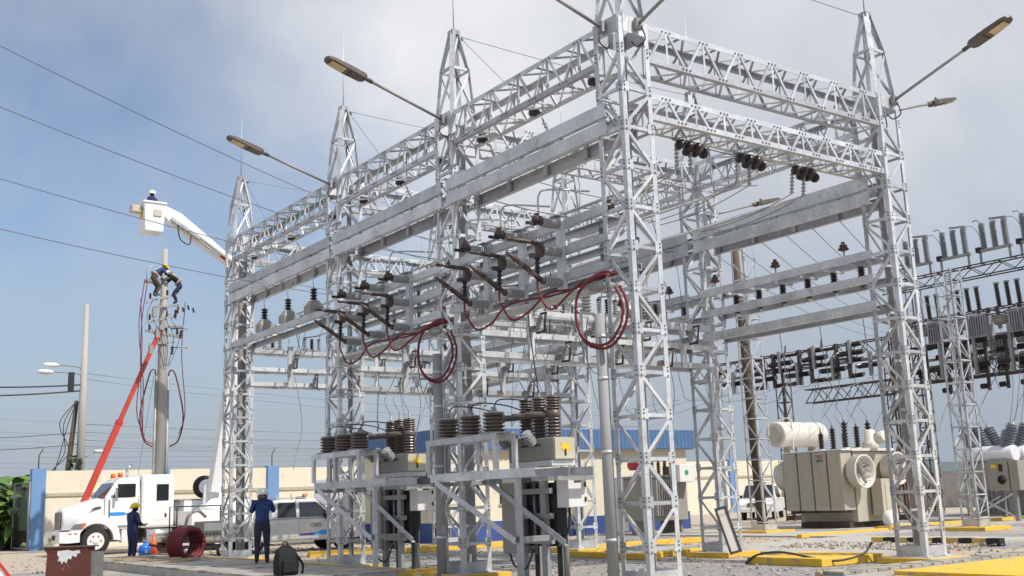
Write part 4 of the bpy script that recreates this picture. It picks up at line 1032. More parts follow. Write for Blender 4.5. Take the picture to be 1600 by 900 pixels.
tag(MB().tube([(1.2, 44.6, 0), (1.75, 44.4, 7.2)], [.16, .11], 10).build('leaning_pole', 'wood_pole'), 'short dark leaning pole propping the slim concrete pole', 'pole')
# lines
WR = [('top overhead line crossing the blue sky at upper left', (-7.1, 8.6, 10.3), (7.24, 17.9, 10.35), .25, .011), ('second overhead line passing behind the bucket', (-6.6, 10.0, 9.6), (7.24, 18.0, 9.7), .25, .011),
      ('third overhead line below the bucket', (-5.3, 13.2, 9.0), (7.24, 18.2, 8.9), .2, .011), ('lowest overhead line ending at the linemen', (-5.2, 13.6, 8.0), (7.24, 18.3, 8.1), .2, .011)]
for lb, a, b, s_, r in WR: tag(MB().tube(sag(Vector(a)+(Vector(a)-Vector(b))*.25, b, s_, 20), r, 5).build('overhead_line', 'wire'), lb, 'wire')
for k, (z, z2) in enumerate(((8.6, 6.9), (8.3, 6.2), (6.0, 6.2), (5.6, 5.7), (5.2, 5.2), (4.9, 5.0))):
    tag(MB().tube(sag((1.9, 44, z), (40, 44, z2), .5, 16), .016, 4).build('street_line', 'wire'), f'{("highest", "second", "third", "fourth", "fifth", "lowest")[k]} thin street line running right from the slim pole', 'wire')
for k, (z, z2) in enumerate(((8.0, 8.1), (7.7, 7.4), (5.6, 5.6), (5.0, 5.1))):
    tag(MB().tube(sag((1.9, 44, z), (-14, 40, z2), .5, 16), .04 if k < 2 else .016, 5).build('street_line', 'cable_dark'), f'{("upper thick", "lower thick", "upper thin", "lower thin")[k]} street cable running left from the slim pole', 'wire')
for i, nm in ((0, 'nearest'), (1, 'second'), (2, 'third'), (3, 'farthest')):
    tag(MB().tube([(.12, V[i]-.1, 11.5), (.15, V[i]-1.9, 9.7)], .007, 4).build('guy_wire', 'wire'), f'thin guy wire from the {nm} left tower peak to its girder', 'wire')
tag(MB().tube(sag((0, 0, 11.6), (U[1], 0, 11.6), .06, 10), .008, 4).build('shield_wire', 'wire'), 'shield wire from the nearest tower peak to the right corner peak', 'wire')
for i, nm in ((1, 'second'), (2, 'third'), (3, 'farthest')):
    tag(MB().tube(sag((0, V[i], 11.6), (U[1], V[i], 11.6), .06, 10), .008, 4).build('shield_wire', 'wire'), f'shield wire from the {nm} left tower peak to the rear row', 'wire')

# ------------------------------------------------------------------ vehicles
def wheel(par, x, y, r, w, m_r='box_white', side=-1, name='wheel'):
    q = MB().lathe((x, y, r), (0, 1, 0), [(0, r*.62), (.02, r*.93), (.06, r), (w-.06, r), (w-.02, r*.93), (w, r*.62)], 26).build(name, 'tyre', par)
    yy = y if side < 0 else y+w
    MB().lathe((x, yy+side*.005, r), (0, -side, 0), [(0, r*.6), (.02, r*.62), (.07, r*.5), (.08, r*.25), (-.02, r*.2), (-.03, r*.1)], 20).build('rim', m_r, q)
    for a in range(6):
        MB().lathe((x+r*.36*math.cos(a*1.047), yy+side*.012, r+r*.36*math.sin(a*1.047)), (0, side, 0), [(0, .03), (.004, .03)], 8).build('hub_hole', 'cable_dark', q)
    return q
def side_poly(pts, y, t):
    q = MB(); k = len(pts); vs = [(x, y, z) for x, z in pts]+[(x, y+t, z) for x, z in pts]
    return q.add(vs, [tuple(range(k)), tuple(range(2*k-1, k-1, -1))]+[(i, i+k, (i+1) % k+k, (i+1) % k) for i in range(k)])
t = thing('truck', 'white bonneted crew cab truck facing left in front of the cream wall', 'truck', (-2.3, 30.35, 0))
def ys(w, zs_): return w
hood = MB()
def sec(x, w, z0, z1, ch=.16):
    return [(x, -w, z0), (x, -w, z1-ch), (x, -w+ch*1.3, z1-.02), (x, 0, z1+.03), (x, w-ch*1.3, z1-.02), (x, w, z1-ch), (x, w, z0)]
hood.loft([sec(.22, .52, .95, 1.66), sec(.3, .58, .95, 1.74), sec(.9, .74, .95, 1.92), sec(1.75, .95, .95, 2.14)], True).build('bonnet', 'truck_white', t)
gr = MB().bx(.17, .235, -.43, .43, .98, 1.62).build('grille', 'grille', t, .03)
for k in range(9): MB().bx(.155, .169, -.4+k*.1-.012, -.4+k*.1+.012, 1.0, 1.6).build('grille_bar', 'chrome', gr)
MB().loft([[(0, -1.12, .5), (0, 1.12, .5), (0, 1.12, .88), (0, -1.12, .88)], [(.3, -1.16, .48), (.3, 1.16, .48), (.3, 1.16, .9), (.3, -1.16, .9)], [(.72, -1.16, .5), (.72, 1.16, .5), (.72, 1.16, .9), (.72, -1.16, .9)]]).build('bumper', 'truck_white', t, .02)
MB().bx(-.012, -.001, -.5, .0, .6, .78).build('bumper_slot', 'cable_dark', t)
MB().bx(-.015, -.001, .1, .5, .52, .68).build('number_plate', 'wood', t)
for x in (.3, .5): MB().bx(x, x+.12, -1.168, -1.161, .8, .84).build('reflector', 'red_paint', t)
for s in (-1, 1):
    f = MB(); n = 12; pr = []
    for i in range(n+1):
        a = math.pi*(i/n); pr.append((1.3-.78*math.cos(a)*1.02, .52+.80*math.sin(a)))
    outer = [(.42, .92)]+[(1.3-.86*math.cos(math.pi*i/n), max(.9, .62+.86*math.sin(math.pi*i/n))) for i in range(1, n)]+[(2.2, .5), (2.08, .5)]
    inner = [(1.3-.64*math.cos(math.pi*i/n), .55+.62*math.sin(math.pi*i/n)) for i in range(n, -1, -1)]
    poly = outer+inner
    k = len(poly); y0, y1 = s*1.14, s*.62
    vs = [(x, y0, z) for x, z in poly]+[(x, y1, z) for x, z in poly]
    fs = [(i, i+k, (i+1) % k+k, (i+1) % k) for i in range(k)]
    # triangulated side strips between outer and inner arcs
    no = len(outer); ni = len(inner)
    for i in range(min(no, ni)-1):
        a, b = i, i+1; c, d = k-1-i, k-2-i
        if d >= no: fs.append((a, b, d, c)); fs.append((a+k, c+k, d+k, b+k))
    f.add(vs, fs).build('fender', 'truck_white', t)
    hl = side_poly([(.36, .98), (.72, .98), (.92, 1.12), (.9, 1.2), (.5, 1.16)], s*1.15-.0, s*.02).build('headlight', 'chrome', t)
    side_poly([(.74, .99), (.84, 1.03), (.93, 1.19), (.82, 1.185)], s*1.172, s*.01).build('indicator', 'orange', hl)
    wheel(t, 1.3, s*1.1 if s < 0 else .82, .52, .28, 'box_white', s)
    wheel(t, 6.3, s*1.1 if s < 0 else .82, .5, .28, 'box_white', s)
# cab
cab = MB().loft([[(1.62, -1.0, .95), (1.62, 1.0, .95), (1.62, 1.0, 2.1), (1.62, -1.0, 2.1)], [(2.9, -1.06, .95), (2.9, 1.06, .95), (2.9, 1.06, 2.1), (2.9, -1.06, 2.1)]]).build('cab', 'truck_white', t, .03)
MB().loft([[(1.62, -.98, 2.1), (1.62, .98, 2.1), (2.9, 1.05, 2.1), (2.9, -1.05, 2.1)], [(2.02, -.9, 2.68), (2.02, .9, 2.68), (2.9, .96, 2.72), (2.9, -.96, 2.72)], [(2.2, -.8, 2.82), (2.2, .8, 2.82), (2.9, .9, 2.88), (2.9, -.9, 2.88)]]).build('cab_roof', 'truck_white', t, .03)
ws = MB().add([(1.60, -.88, 2.12), (1.60, .88, 2.12), (1.98, .8, 2.66), (1.98, -.8, 2.66)], [(0, 1, 2, 3)]).build('windscreen', 'glass_wind', t)
ws.location.x = -.03
slp = MB().bx(2.93, 4.2, -1.14, 1.14, .92, 2.93).build('sleeper', 'truck_white', t, .09)
for s in (-1, 1):
    y = s*1.072
    d = side_poly([(1.78, 1.05), (2.82, 1.05), (2.82, 2.08), (1.78, 2.08)], y, s*.012).build('door', 'truck_white', t)
    side_poly([(1.86, 1.98), (1.95, 1.9), (2.2, 1.9), (2.25, 2.06), (2.72, 2.12), (2.72, 2.6), (2.06, 2.6)], s*1.04, s*.03).build('door_window', 'glass_dark', d)
    for q in (((1.765, 1.02), (1.78, 1.02), (1.78, 2.1), (1.765, 2.1)), ((2.82, 1.02), (2.835, 1.02), (2.835, 2.1), (2.82, 2.1)), ((1.765, 1.035), (2.835, 1.035), (2.835, 1.05), (1.765, 1.05))): side_poly(list(q), s*1.076, s*.012).build('door_gap', 'cable_dark', d)
    side_poly([(1.78, 1.42), (2.3, 1.42), (2.4, 1.48), (2.3, 1.55), (1.78, 1.55)], s*1.086, s*.004).build('blue_stripe', 'logo_blue', d)
    side_poly([(2.36, 1.44), (2.82, 1.44), (2.82, 1.5), (2.42, 1.5)], s*1.086, s*.004).build('purple_stripe', 'logo_purple', d)
    MB().bx(2.5, 2.62, s*1.085, s*1.105, 1.68, 1.72).build('handle', 'chrome', d)
    MB().bx(1.92, 2.0, s*1.2, s*1.3, 1.95, 2.5).build('mirror', 'chrome', t, .02)
    w = MB().bx(3.5, 3.97, s*1.135, s*1.155, 1.93, 2.56).build('sleeper_window', 'glass_dark', slp, .03)
    h = MB().bx(3.4, 4.02, s*1.135, s*1.15, 1.2, 1.66).build('locker_hatch', 'truck_white', slp, .01)
    MB().bx(3.82, 3.9, s*1.152, s*1.16, 1.3, 1.45).build('hatch_latch', 'cable_dark', h)
    MB().lathe((3.15, s*.9-(.25 if s > 0 else 0), .62), (1, 0, 0), [(0, .27), (.03, .3), (1.0, .3), (1.03, .27)], 20).build('fuel_tank', 'chrome', t)
    MB().bx(2.25, 2.7, s*1.08, s*.75, .42, .9).build('step_box', 'galv_white', t)
    side_poly([(1.1, 1.66), (1.55, 1.7), (1.55, 1.8), (1.3, 1.77)], s*.86, s*.03).build('air_intake', 'grille', t)
for s in (-.6, .35):
    MB().lathe((2.25, s, 2.86), (0, 0, 1), [(0, .1), (.16, .09), (.18, .05)], 10).build('beacon', 'orange', t)
MB().tube([(2.95, .9, 2.9), (2.95, .9, 3.25), (3.1, .9, 3.4)], .07, 10).build('exhaust', 'chrome', t)
MB().bx(.6, 7.4, -.45, .45, .55, .9).build('chassis', 'cable_dark', t)
MB().bx(4.6, 7.4, -1.1, 1.1, .92, 1.9).build('service_body', 'truck_white', t, .02)
for x in (4.7, 6.1): MB().bx(x, x+1.2, -1.115, -1.101, 1.0, 1.8).build('body_locker', 'truck_white', t, .01)
MB().bx(4.4, 7.4, -1.1, 1.1, 1.901, 1.96).build('deck', 'galv_old', t)
sp = MB().lathe((5.5, -.95, 2.42), (0, 1, 0), [(0, .3), (.02, .42), (.05, .45), (.22, .45), (.26, .42), (.27, .3)], 22).build('spare_wheel', 'tyre', t)
MB().lathe((5.5, -.96, 2.42), (0, 1, 0), [(0, .28), (.05, .2), (.06, .1)], 16).build('rim', 'box_white', sp)

def pickup(name, label, paint, loc, rz, logo):
    t = thing(name, label, 'pickup', loc, rz)
    prof = [(0, .5), (0, 1.05), (1.62, 1.08), (1.66, 1.1), (3.9, 1.1), (4.9, 1.0), (5.15, .8), (5.15, .42), (4.75, .38), (3.9, .36), (1.3, .36), (.3, .45)]
    k = len(prof); q = MB(); vs = []
    for y, in_ in ((-.88, 0), (-.8, .0), (.8, 0), (.88, 0)):
        vs += [(x, y, z) for x, z in prof]
    q.add(vs, [tuple(range(k)), tuple(range(4*k-1, 3*k-1, -1))]+[(r_*k+i, (r_+1)*k+i, (r_+1)*k+(i+1) % k, r_*k+(i+1) % k) for r_ in range(3) for i in range(k)])
    body = q.build('body', paint, t, .04)
    MB().loft([[(1.6, -.85, 1.1), (4.05, -.85, 1.1), (4.05, .85, 1.1), (1.6, .85, 1.1)], [(1.72, -.72, 1.74), (3.3, -.72, 1.77), (3.3, .72, 1.77), (1.72, .72, 1.74)]]).build('cabin', paint, t, .05)
    for s in (-1, 1):
        def wq(pts): 
            # window on the sloping cabin side
            n_ = MB(); vs = []
            for x, z in pts:
                yy = .85-.13*(z-1.1)/.62+.012; vs.append((x, s*yy, z))
            return n_.add(vs, [tuple(range(len(pts)))])
        wq([(1.82, 1.16), (2.52, 1.16), (2.52, 1.66), (1.88, 1.66)]).build('rear_window', 'glass_dark', t)
        wq([(2.64, 1.16), (3.85, 1.16), (3.28, 1.66), (2.64, 1.66)]).build('front_window', 'glass_dark', t)
        for x0, x1 in ((1.75, 2.56), (2.6, 3.7)):
            d = MB().bx(x0, x1, s*.893, s*.881, .52, 1.08).build('door', paint, t, .01)
            MB().bx(x0+.1, x0+.26, s*.915, s*.894, .97, 1.0).build('handle', 'chrome', d)
            if logo and x0 > 2:
                side_poly([(2.6, .54), (3.2, .54), (3.25, .62), (2.6, .6)], s*.896, s*.003).build('purple_stripe', 'logo_purple', d)
                side_poly([(3.1, .55), (3.7, .55), (3.7, .72), (3.4, .68)], s*.8995, s*.003).build('blue_stripe', 'logo_blue', d)
                MB().lathe((2.95, s*.895, .86), (0, s, 0), [(0, .14), (.004, .14)], 16).build('emblem', 'box_white', d)
                cu = bpy.data.curves.new('lettering', 'FONT'); cu.body = 'CNEL'; cu.size = .19; cu.extrude = .002
                tmp = bpy.data.objects.new('tmp', cu); COL.objects.link(tmp)
                bpy.context.view_layer.update()
                me = bpy.data.meshes.new_from_object(tmp.evaluated_get(bpy.context.evaluated_depsgraph_get())); bpy.data.objects.remove(tmp)
                lo = obj('lettering', me, 'logo_grey', d); lo.rotation_euler = (R(90), 0, 0 if s < 0 else R(180)); lo.location = (2.98 if s < 0 else 3.6, s*.902, .82)
        MB().bx(3.55, 3.7, s*1.05, s*.88, 1.08, 1.24).build('mirror', 'cable_dark', t, .02)
        wheel(t, 1.0, -.88 if s < 0 else .64, .37, .24, 'silver', s); wheel(t, 4.3, -.88 if s < 0 else .64, .37, .24, 'silver', s)
        side_poly([(4.7, .8), (5.12, .78), (5.1, .92), (4.75, .96)], s*.885, s*.006).build('headlight', 'chrome', t)
    MB().add([(4.08, -.78, 1.12), (4.08, .78, 1.12), (3.36, .68, 1.73), (3.36, -.68, 1.73)], [(0, 1, 2, 3)]).build('windscreen', 'glass_dark', t).location.z = .012
    MB().bx(5.12, 5.2, -.8, .8, .4, .6).build('bumper', paint, t, .03)
    MB().bx(5.14, 5.17, -.45, .45, .66, .86).build('grille', 'grille', t)
    MB().bx(1.9, 3.0, -.6, .6, 1.8, 1.83).build('roof_rack', 'galv', t)
    for x in (1.9, 2.95): 
        for y in (-.58, .58): MB().bx(x, x+.03, y, y+.03, 1.7, 1.95).build('rack_stay', 'galv', t)
    MB().bx(3.0, 3.12, -.3, .3, 1.78, 1.86).build('beacon_bar', 'cable_dark', t); MB().bx(3.02, 3.14, -.35, -.2, 1.86, 1.95).build('beacon', 'orange', t)
    return t
pickup('pickup_truck', 'silver double cab pickup with door lettering beside the man in blue', 'silver', (1.15, 22.6, 0), 0, True)
pickup('pickup_truck', 'white pickup parked behind the panel tower in the background', 'truck_white', (34.0, 27.5, 0), R(215), False)

# bucket truck: boom and turret standing behind the far left tower
t = thing('bucket_truck', 'white aerial bucket truck boom reaching left behind the far left tower', 'bucket truck', (3.4, 28.6, 0))
MB().bx(-1.4, 4.5, -1.1, 1.1, .95, 1.5).build('bed', 'truck_white', t, .03)
MB().bx(4.6, 6.6, -1.1, 1.1, .6, 2.6).build('cab', 'truck_white', t, .08)
MB().bx(-1.4, 6.2, -.4, .4, .5, .94).build('chassis', 'cable_dark', t)
for x in (-.3, 5.6):
    wheel(t, x, -1.1, .48, .28); wheel(t, x, .82, .48, .28, 'box_white', 1)
MB().lathe((-.2, 0, 1.5), (0, 0, 1), [(0, .5), (.2, .5), (.25, .38), (1.1, .34), (1.2, .2)], 18).build('turret', 'truck_white', t)
EL = Vector((.55, -1.6, 10.6)); B0 = Vector((-.25, -.3, 2.2))
MB().bar(B0, EL, .45, .5, (0, -1, 0)).build('lower_boom', 'truck_white', t, .03)
TIP = Vector((-2.85, -1.2, 13.05))
ub = MB(); d_ = (TIP-EL)
def bsec(p, w, h): 
    z = d_.normalized(); y = Vector((0, -1, 0)); y = (y-z*y.dot(z)).normalized(); x = y.cross(z)
    return [p+x*(-h)+y*w, p+x*h+y*w, p+x*h-y*w, p+x*(-h)-y*w]
ub.loft([bsec(EL-d_*.08, .2, .26), bsec(EL+d_*.3, .18, .17), bsec(EL+d_*.55, .17, .24), bsec(EL+d_*.85, .16, .3), bsec(TIP, .13, .16)]).build('upper_boom', 'truck_white', t, .02)
MB().bar(EL+Vector((-.1, -.3, .0)), EL+d_*.62+Vector((0, -.3, -.12)), .08, .12, (0, -1, 0)).build('hydraulic_ram', 'galv_old', t)
MB().bar(EL+d_*.6+Vector((0, -.32, -.15)), EL+d_*.93+Vector((0, -.32, -.25)), .12, .14, (0, -1, 0)).build('tool_tray', 'galv_old', t)
MB().box(EL+d_*.3+Vector((.0, -.22, -.1)), (.4, .1, .16), Matrix.Rotation(R(33), 3, 'Y')).build('red_marker', 'red_boom', t)
MB().tube(spl([EL+d_*.85+Vector((0, -.3, -.3)), EL+d_*.82+Vector((0, -.3, -.75)), EL+d_*.72+Vector((0, -.3, -.7)), EL+d_*.7+Vector((0, -.3, -.3))], 6), .025, 6).build('hose_loop', 'cable_dark', t)
bk_ = MB().loft([[(-3.65, -1.75, 12.0), (-2.95, -1.75, 12.0), (-2.95, -1.0, 12.0), (-3.65, -1.0, 12.0)], [(-3.72, -1.8, 13.15), (-2.9, -1.8, 13.15), (-2.9, -.95, 13.15), (-3.72, -.95, 13.15)]]).build('bucket', 'truck_white', t, .03)
MB().bx(-3.76, -2.86, -1.84, -.91, 13.1, 13.17).build('bucket_rim', 'truck_white', bk_)
MB().bx(-3.35, -3.05, -1.815, -1.795, 12.6, 12.85).build('bucket_step', 'tank_light', bk_)
MB().bx(-3.73, -3.70, -1.5, -1.3, 12.55, 12.95).build('warning_label', 'sticker', bk_)
MB().bx(-4.1, -3.75, -1.6, -1.2, 12.75, 13.0).build('tool_box', 'tank_light', bk_)
# crane with a red boom propping the pole
t = thing('red_crane_boom', 'long red crane boom leaning against the thick concrete pole', 'crane', (-.7, 31.6, 0))
c0, c1 = Vector((-.65, -.6, 1.2)), Vector((2.46, -.6, 9.0))
MB().bar(c0, c0.lerp(c1, .5), .22, .26, (0, -1, 0)).build('outer_section', 'red_boom', t, .02)
MB().bar(c0.lerp(c1, .48), c1, .16, .19, (0, -1, 0)).build('inner_section', 'red_boom', t, .02)
MB().bar(c0.lerp(c1, .485), c0.lerp(c1, .505), .25, .29, (0, -1, 0)).build('collar', 'red_paint', t)
MB().lathe((2.46, -.75, 9.0), (0, 1, 0), [(0, .12), (.3, .12)], 12).build('sheave', 'galv_old', t)
MB().bx(-1.1, -.2, -1.0, -.2, 0, 1.3).build('pedestal', 'rust_red', t, .03)
MB().tube([(2.46, -.6, 8.9), (1.7, -.6, 3.0)], .01, 4).build('winch_rope', 'wire', t)

# ------------------------------------------------------------------ people
def person(name, label, J, rad, mats, loc, rz=0, helmet=None, hood=False):
    """J: dict joint->(x,y,z); one continuous skin mesh; mats by region function"""
    names = list(J); idx = {n: i for i, n in enumerate(names)}
    vs = [J[n] for n in names]; ed = []
    CH = [('pelvis', 'waist'), ('waist', 'chest'), ('chest', 'neck'), ('neck', 'head'), ('head', 'crown'), ('head', 'nose')]
    for s in 'lr':
        CH += [('chest', 'sho_'+s), ('sho_'+s, 'elb_'+s), ('elb_'+s, 'wri_'+s), ('wri_'+s, 'hand_'+s), ('pelvis', 'hip_'+s), ('hip_'+s, 'kne_'+s), ('kne_'+s, 'ank_'+s), ('ank_'+s, 'toe_'+s)]
    ed = [(idx[a], idx[b]) for a, b in CH]; rr = [rad[n.split('_')[0]] for n in names]
    for s in 'lr':   # five fingers
        w = Vector(J['wri_'+s]); h = Vector(J['hand_'+s]); d = (h-w).normalized(); sd = d.orthogonal().normalized(); up_ = d.cross(sd)
        for f in range(5):
            ln = (.05, .075, .085, .078, .06)[f]; off = (f-2)*.02
            p1 = h+sd*off+d*.02+(sd*-.03 if f == 0 else Vector()); p2 = p1+d*ln*.6+up_*.012; p3 = p2+d*ln*.4+up_*.03
            b = len(vs); vs += [p1, p2, p3]; rr += [.010, .009, .008]; ed += [(idx['hand_'+s], b), (b, b+1), (b+1, b+2)]
    me = bpy.data.meshes.new('person'); me.from_pydata([tuple(v) for v in vs], ed, [])
    o = bpy.data.objects.new('tmp_person', me); COL.objects.link(o)
    o.modifiers.new('s', 'SKIN'); 
    for i, r_ in enumerate(rr): me.skin_vertices[0].data[i].radius = (r_, r_) if not isinstance(r_, tuple) else r_
    me.skin_vertices[0].data[idx['pelvis']].use_root = True
    sb = o.modifiers.new('u', 'SUBSURF'); sb.levels = 2; sb.render_levels = 2
    bpy.context.view_layer.update()
    m2 = bpy.data.meshes.new_from_object(o.evaluated_get(bpy.context.evaluated_depsgraph_get()))
    bpy.data.objects.remove(o)
    root = bpy.data.objects.new(name, m2); COL.objects.link(root); root.location = loc; root.rotation_euler = (0, 0, rz)
    m2.materials.clear()
    for q in mats: m2.materials.append(MATS[q])   # 0 shirt,1 trousers,2 skin,3 boot,4 head
    nk = J['neck'][2]; pz = J['pelvis'][2]
    def near(c, n): return (c-Vector(J[n])).length
    for p in m2.polygons:
        p.use_smooth = True; c = Vector(p.center)
        best = min(names, key=lambda n: near(c, n)); k = 0
        if best in ('head', 'crown', 'nose'): k = 4
        elif best.startswith('hand') or (best.startswith('wri')): k = 2
        elif best.startswith(('hip', 'kne')) or (best == 'pelvis'): k = 1
        elif best.startswith('ank'): k = 1 if c.z > J[best][2]+.06 else 3
        elif best.startswith('toe'): k = 3
        if min(near(c, 'hand_l'), near(c, 'hand_r')) < .11: k = 2
        p.material_index = k
    tag(root, label, 'person')
    if helmet:
        h = Vector(J['head']); up_ = (Vector(J['crown'])-h).normalized()
        fwd = Vector(J['nose'])-h; fwd = (fwd-up_*fwd.dot(up_)).normalized()
        hm = MB(); c = h+up_*.045
        hm.lathe(c, up_, [(0, .148), (.02, .146), (.07, .132), (.11, .1), (.135, .05), (.14, .01)], 18)
        hm.lathe(c-up_*.004, up_, [(0, .16), (.012, .158)], 18)
        hm.box(c+fwd*.15+up_*.004, (.12, .12, .014), Matrix.Rotation(0, 3, 'Z'))
        hm.build('helmet', helmet, root)
    if label.startswith('lineman'):
        w_ = Vector(J['waist']); ax = (Vector(J['chest'])-Vector(J['pelvis'])).normalized()
        MB().lathe(w_-ax*.05, ax, [(0, .17), (.0, .185), (.07, .185), (.07, .17)], 16).build('tool_belt', 'wood', root)
        MB().tube([Vector(J['sho_l'])+Vector((0, 0, .09)), w_+Vector((.15, -.1, 0))], .022, 6).build('harness_strap', 'sticker', root)
    e = Vector(J['head']); up_ = Vector((0, 0, 1)); fwd = (Vector(J['nose'])-e); fwd.z = 0; fwd.normalize(); sd = fwd.cross(up_)
    for s in (-1, 1):
        MB().ellips(e+fwd*.098+sd*s*.033+up_*.012, (.012, .012, .008), 6, 4).build('eye', 'cable_dark', root)
        MB().ellips(e+sd*s*.092-up_*.005, (.016, .016, .03), 6, 4).build('ear', mats[4], root)
    MB().box(e+fwd*.098-up_*.052, (.03, .03, .008)).build('mouth', 'rust_red', root)
    return root
RAD = dict(pelvis=.15, waist=.135, chest=.165, neck=.062, head=.098, crown=.085, nose=.02, sho=.085, elb=.052, wri=.034, hand=.036, hip=.105, kne=.07, ank=.048, toe=.042)
def stand(**kw):
    J = dict(pelvis=(0, 0, .93), waist=(0, 0, 1.08), chest=(0, 0, 1.32), neck=(0, .0, 1.5), head=(0, .02, 1.6), crown=(0, .01, 1.69), nose=(0, .125, 1.585),
             sho_l=(-.19, 0, 1.41), elb_l=(-.25, -.02, 1.14), wri_l=(-.25, .08, .9), hand_l=(-.25, .11, .83), sho_r=(.19, 0, 1.41), elb_r=(.25, -.02, 1.14), wri_r=(.25, .08, .9), hand_r=(.25, .11, .83),
             hip_l=(-.1, 0, .86), kne_l=(-.11, .02, .48), ank_l=(-.12, -.02, .09), toe_l=(-.13, .14, .045), hip_r=(.1, 0, .86), kne_r=(.11, .02, .48), ank_r=(.12, -.02, .09), toe_r=(.13, .14, .045))
    J.update(kw); return J
# man with white helmet, seen from behind, both hands raised to his face
JW = stand(elb_l=(-.27, .14, 1.2), wri_l=(-.1, .24, 1.46), hand_l=(-.08, .22, 1.54), elb_r=(.27, .14, 1.2), wri_r=(.1, .24, 1.46), hand_r=(.08, .22, 1.54))
person('person', 'person in blue shirt and white helmet, back turned, hands raised to face', JW, {k_: v_*1.12 if k_ not in ('head', 'crown', 'nose', 'hand', 'wri', 'neck') else v_ for k_, v_ in RAD.items()}, ['blue_shirt', 'denim', 'skin', 'boot', 'skin'], (-1.72, 11.75, .22), R(-35)+R(10), 'helmet_white')
JY = stand(elb_l=(-.24, .08, 1.15), wri_l=(-.14, .3, 1.08), hand_l=(-.1, .36, 1.1), elb_r=(.24, .08, 1.15), wri_r=(.14, .3, 1.08), hand_r=(.1, .36, 1.1), neck=(0, .03, 1.5), head=(0, .06, 1.6), crown=(0, .05, 1.69), nose=(0, .165, 1.58))
person('person', 'person in navy coveralls and yellow helmet standing by the truck', JY, {k_: v_*1.16 if k_ not in ('head', 'crown', 'nose', 'hand', 'wri', 'neck') else v_ for k_, v_ in RAD.items()}, ['navy', 'navy', 'skin', 'boot', 'navy'], (-1.95, 21.4, .04), R(-75), 'helmet_yellow')
JB = stand()
person('person', 'person in white helmet standing in the raised bucket', JB, RAD, ['navy', 'navy', 'skin', 'boot', 'navy'], (3.4-3.3, 28.6-1.4, 12.02), R(30), 'helmet_white').scale = (.95,)*3
JP = dict(pelvis=(0, 0, .93), waist=(0, .1, 1.05), chest=(0, .3, 1.2), neck=(0, .45, 1.3), head=(0, .53, 1.36), crown=(0, .58, 1.43), nose=(0, .63, 1.31),
          sho_l=(-.19, .34, 1.27), elb_l=(-.22, .52, 1.05), wri_l=(-.15, .68, 1.12), hand_l=(-.12, .74, 1.15), sho_r=(.19, .34, 1.27), elb_r=(.22, .52, 1.05), wri_r=(.15, .68, 1.12), hand_r=(.12, .74, 1.15),
          hip_l=(-.1, 0, .86), kne_l=(-.13, .28, .55), ank_l=(-.12, .12, .2), toe_l=(-.13, .28, .15), hip_r=(.1, 0, .86), kne_r=(.13, .28, .55), ank_r=(.12, .12, .2), toe_r=(.13, .28, .15))
person('person', 'lineman in dark jacket leaning on the right of the pole top', JP, RAD, ['black_cloth', 'navy', 'skin', 'boot', 'skin'], (1.9+.62, 31.0, 9.95), R(75), 'helmet_white')
person('person', 'lineman in blue with yellow helmet on the left of the pole top', JP, RAD, ['blue_shirt', 'rust', 'skin', 'boot', 'skin'], (1.9-.55, 31.0, 10.2), R(-80), 'helmet_yellow')

# ------------------------------------------------------------------ small things on the ground at left
# coil of red conduit lying on its side
t = thing('conduit_coil', 'coil of dark red corrugated conduit lying near the far left tower', 'coil', (-1.75, 17.1, .2), R(20))
for k in range(5):
    pts = [(.4*math.cos(a*math.pi/16)*(1-.0*k), -.28+k*.13, .42+.4*math.sin(a*math.pi/16)) for a in range(33)]
    MB().tube(pts, .062, 8).build('turn', 'rust_red' if False else 'red_cable', t)
jg = thing('water_jug', 'blue plastic water jug on the ground beside the yellow helmet', 'jug', (-1.05, 23.1, 0))
MB().lathe((0, 0, 0), (0, 0, 1), [(0, .17), (.02, .19), (.2, .19), (.22, .18), (.24, .19), (.4, .19), (.47, .14), (.49, .06), (.55, .055)], 18).build('body', 'blue_plastic', jg)
MB().lathe((0, 0, .55), (0, 0, 1), [(0, .06), (.04, .06)], 12).build('cap', 'blue_plastic', jg)
MB().lathe((0, -.185, .26), (0, -1, 0), [(0, .06), (.01, .06)], 10).build('label_mark', 'galv_white', jg)
cn_ = thing('traffic_cone', 'orange traffic cone between the water jug and cardboard boxes', 'cone', (-.6, 23.6, 0))
MB().lathe((0, 0, .03), (0, 0, 1), [(0, .15), (.85, .03)], 16).build('cone_body', 'orange', cn_); MB().bx(-.2, .2, -.2, .2, 0, .03).build('base', 'orange', cn_)
MB().lathe((0, 0, .4), (0, 0, 1), [(0, .105), (.14, .085)], 16).build('band', 'orange', cn_)
for k, (x, y, z, rz, lb) in enumerate(((-.5, 22.5, 0, .2, 'left cardboard box with white label behind the red coil'), (-.05, 22.6, 0, -.1, 'right cardboard box with white label behind the red coil'))):
    b = thing('cardboard_box', lb, 'box', (x, y, z), rz)
    MB().bx(-.22, .22, -.18, .18, 0, .33).build('carton', 'cardboard', b); MB().bx(-.08, .08, -.188, -.181, .1, .22).build('paper_label', 'box_white', b)
    for s in (-1, 1): MB().bar((s*.22, 0, .33), (s*.36, 0, .4), .36, .008, (0, 0, 1)).build('flap', 'cardboard', b)
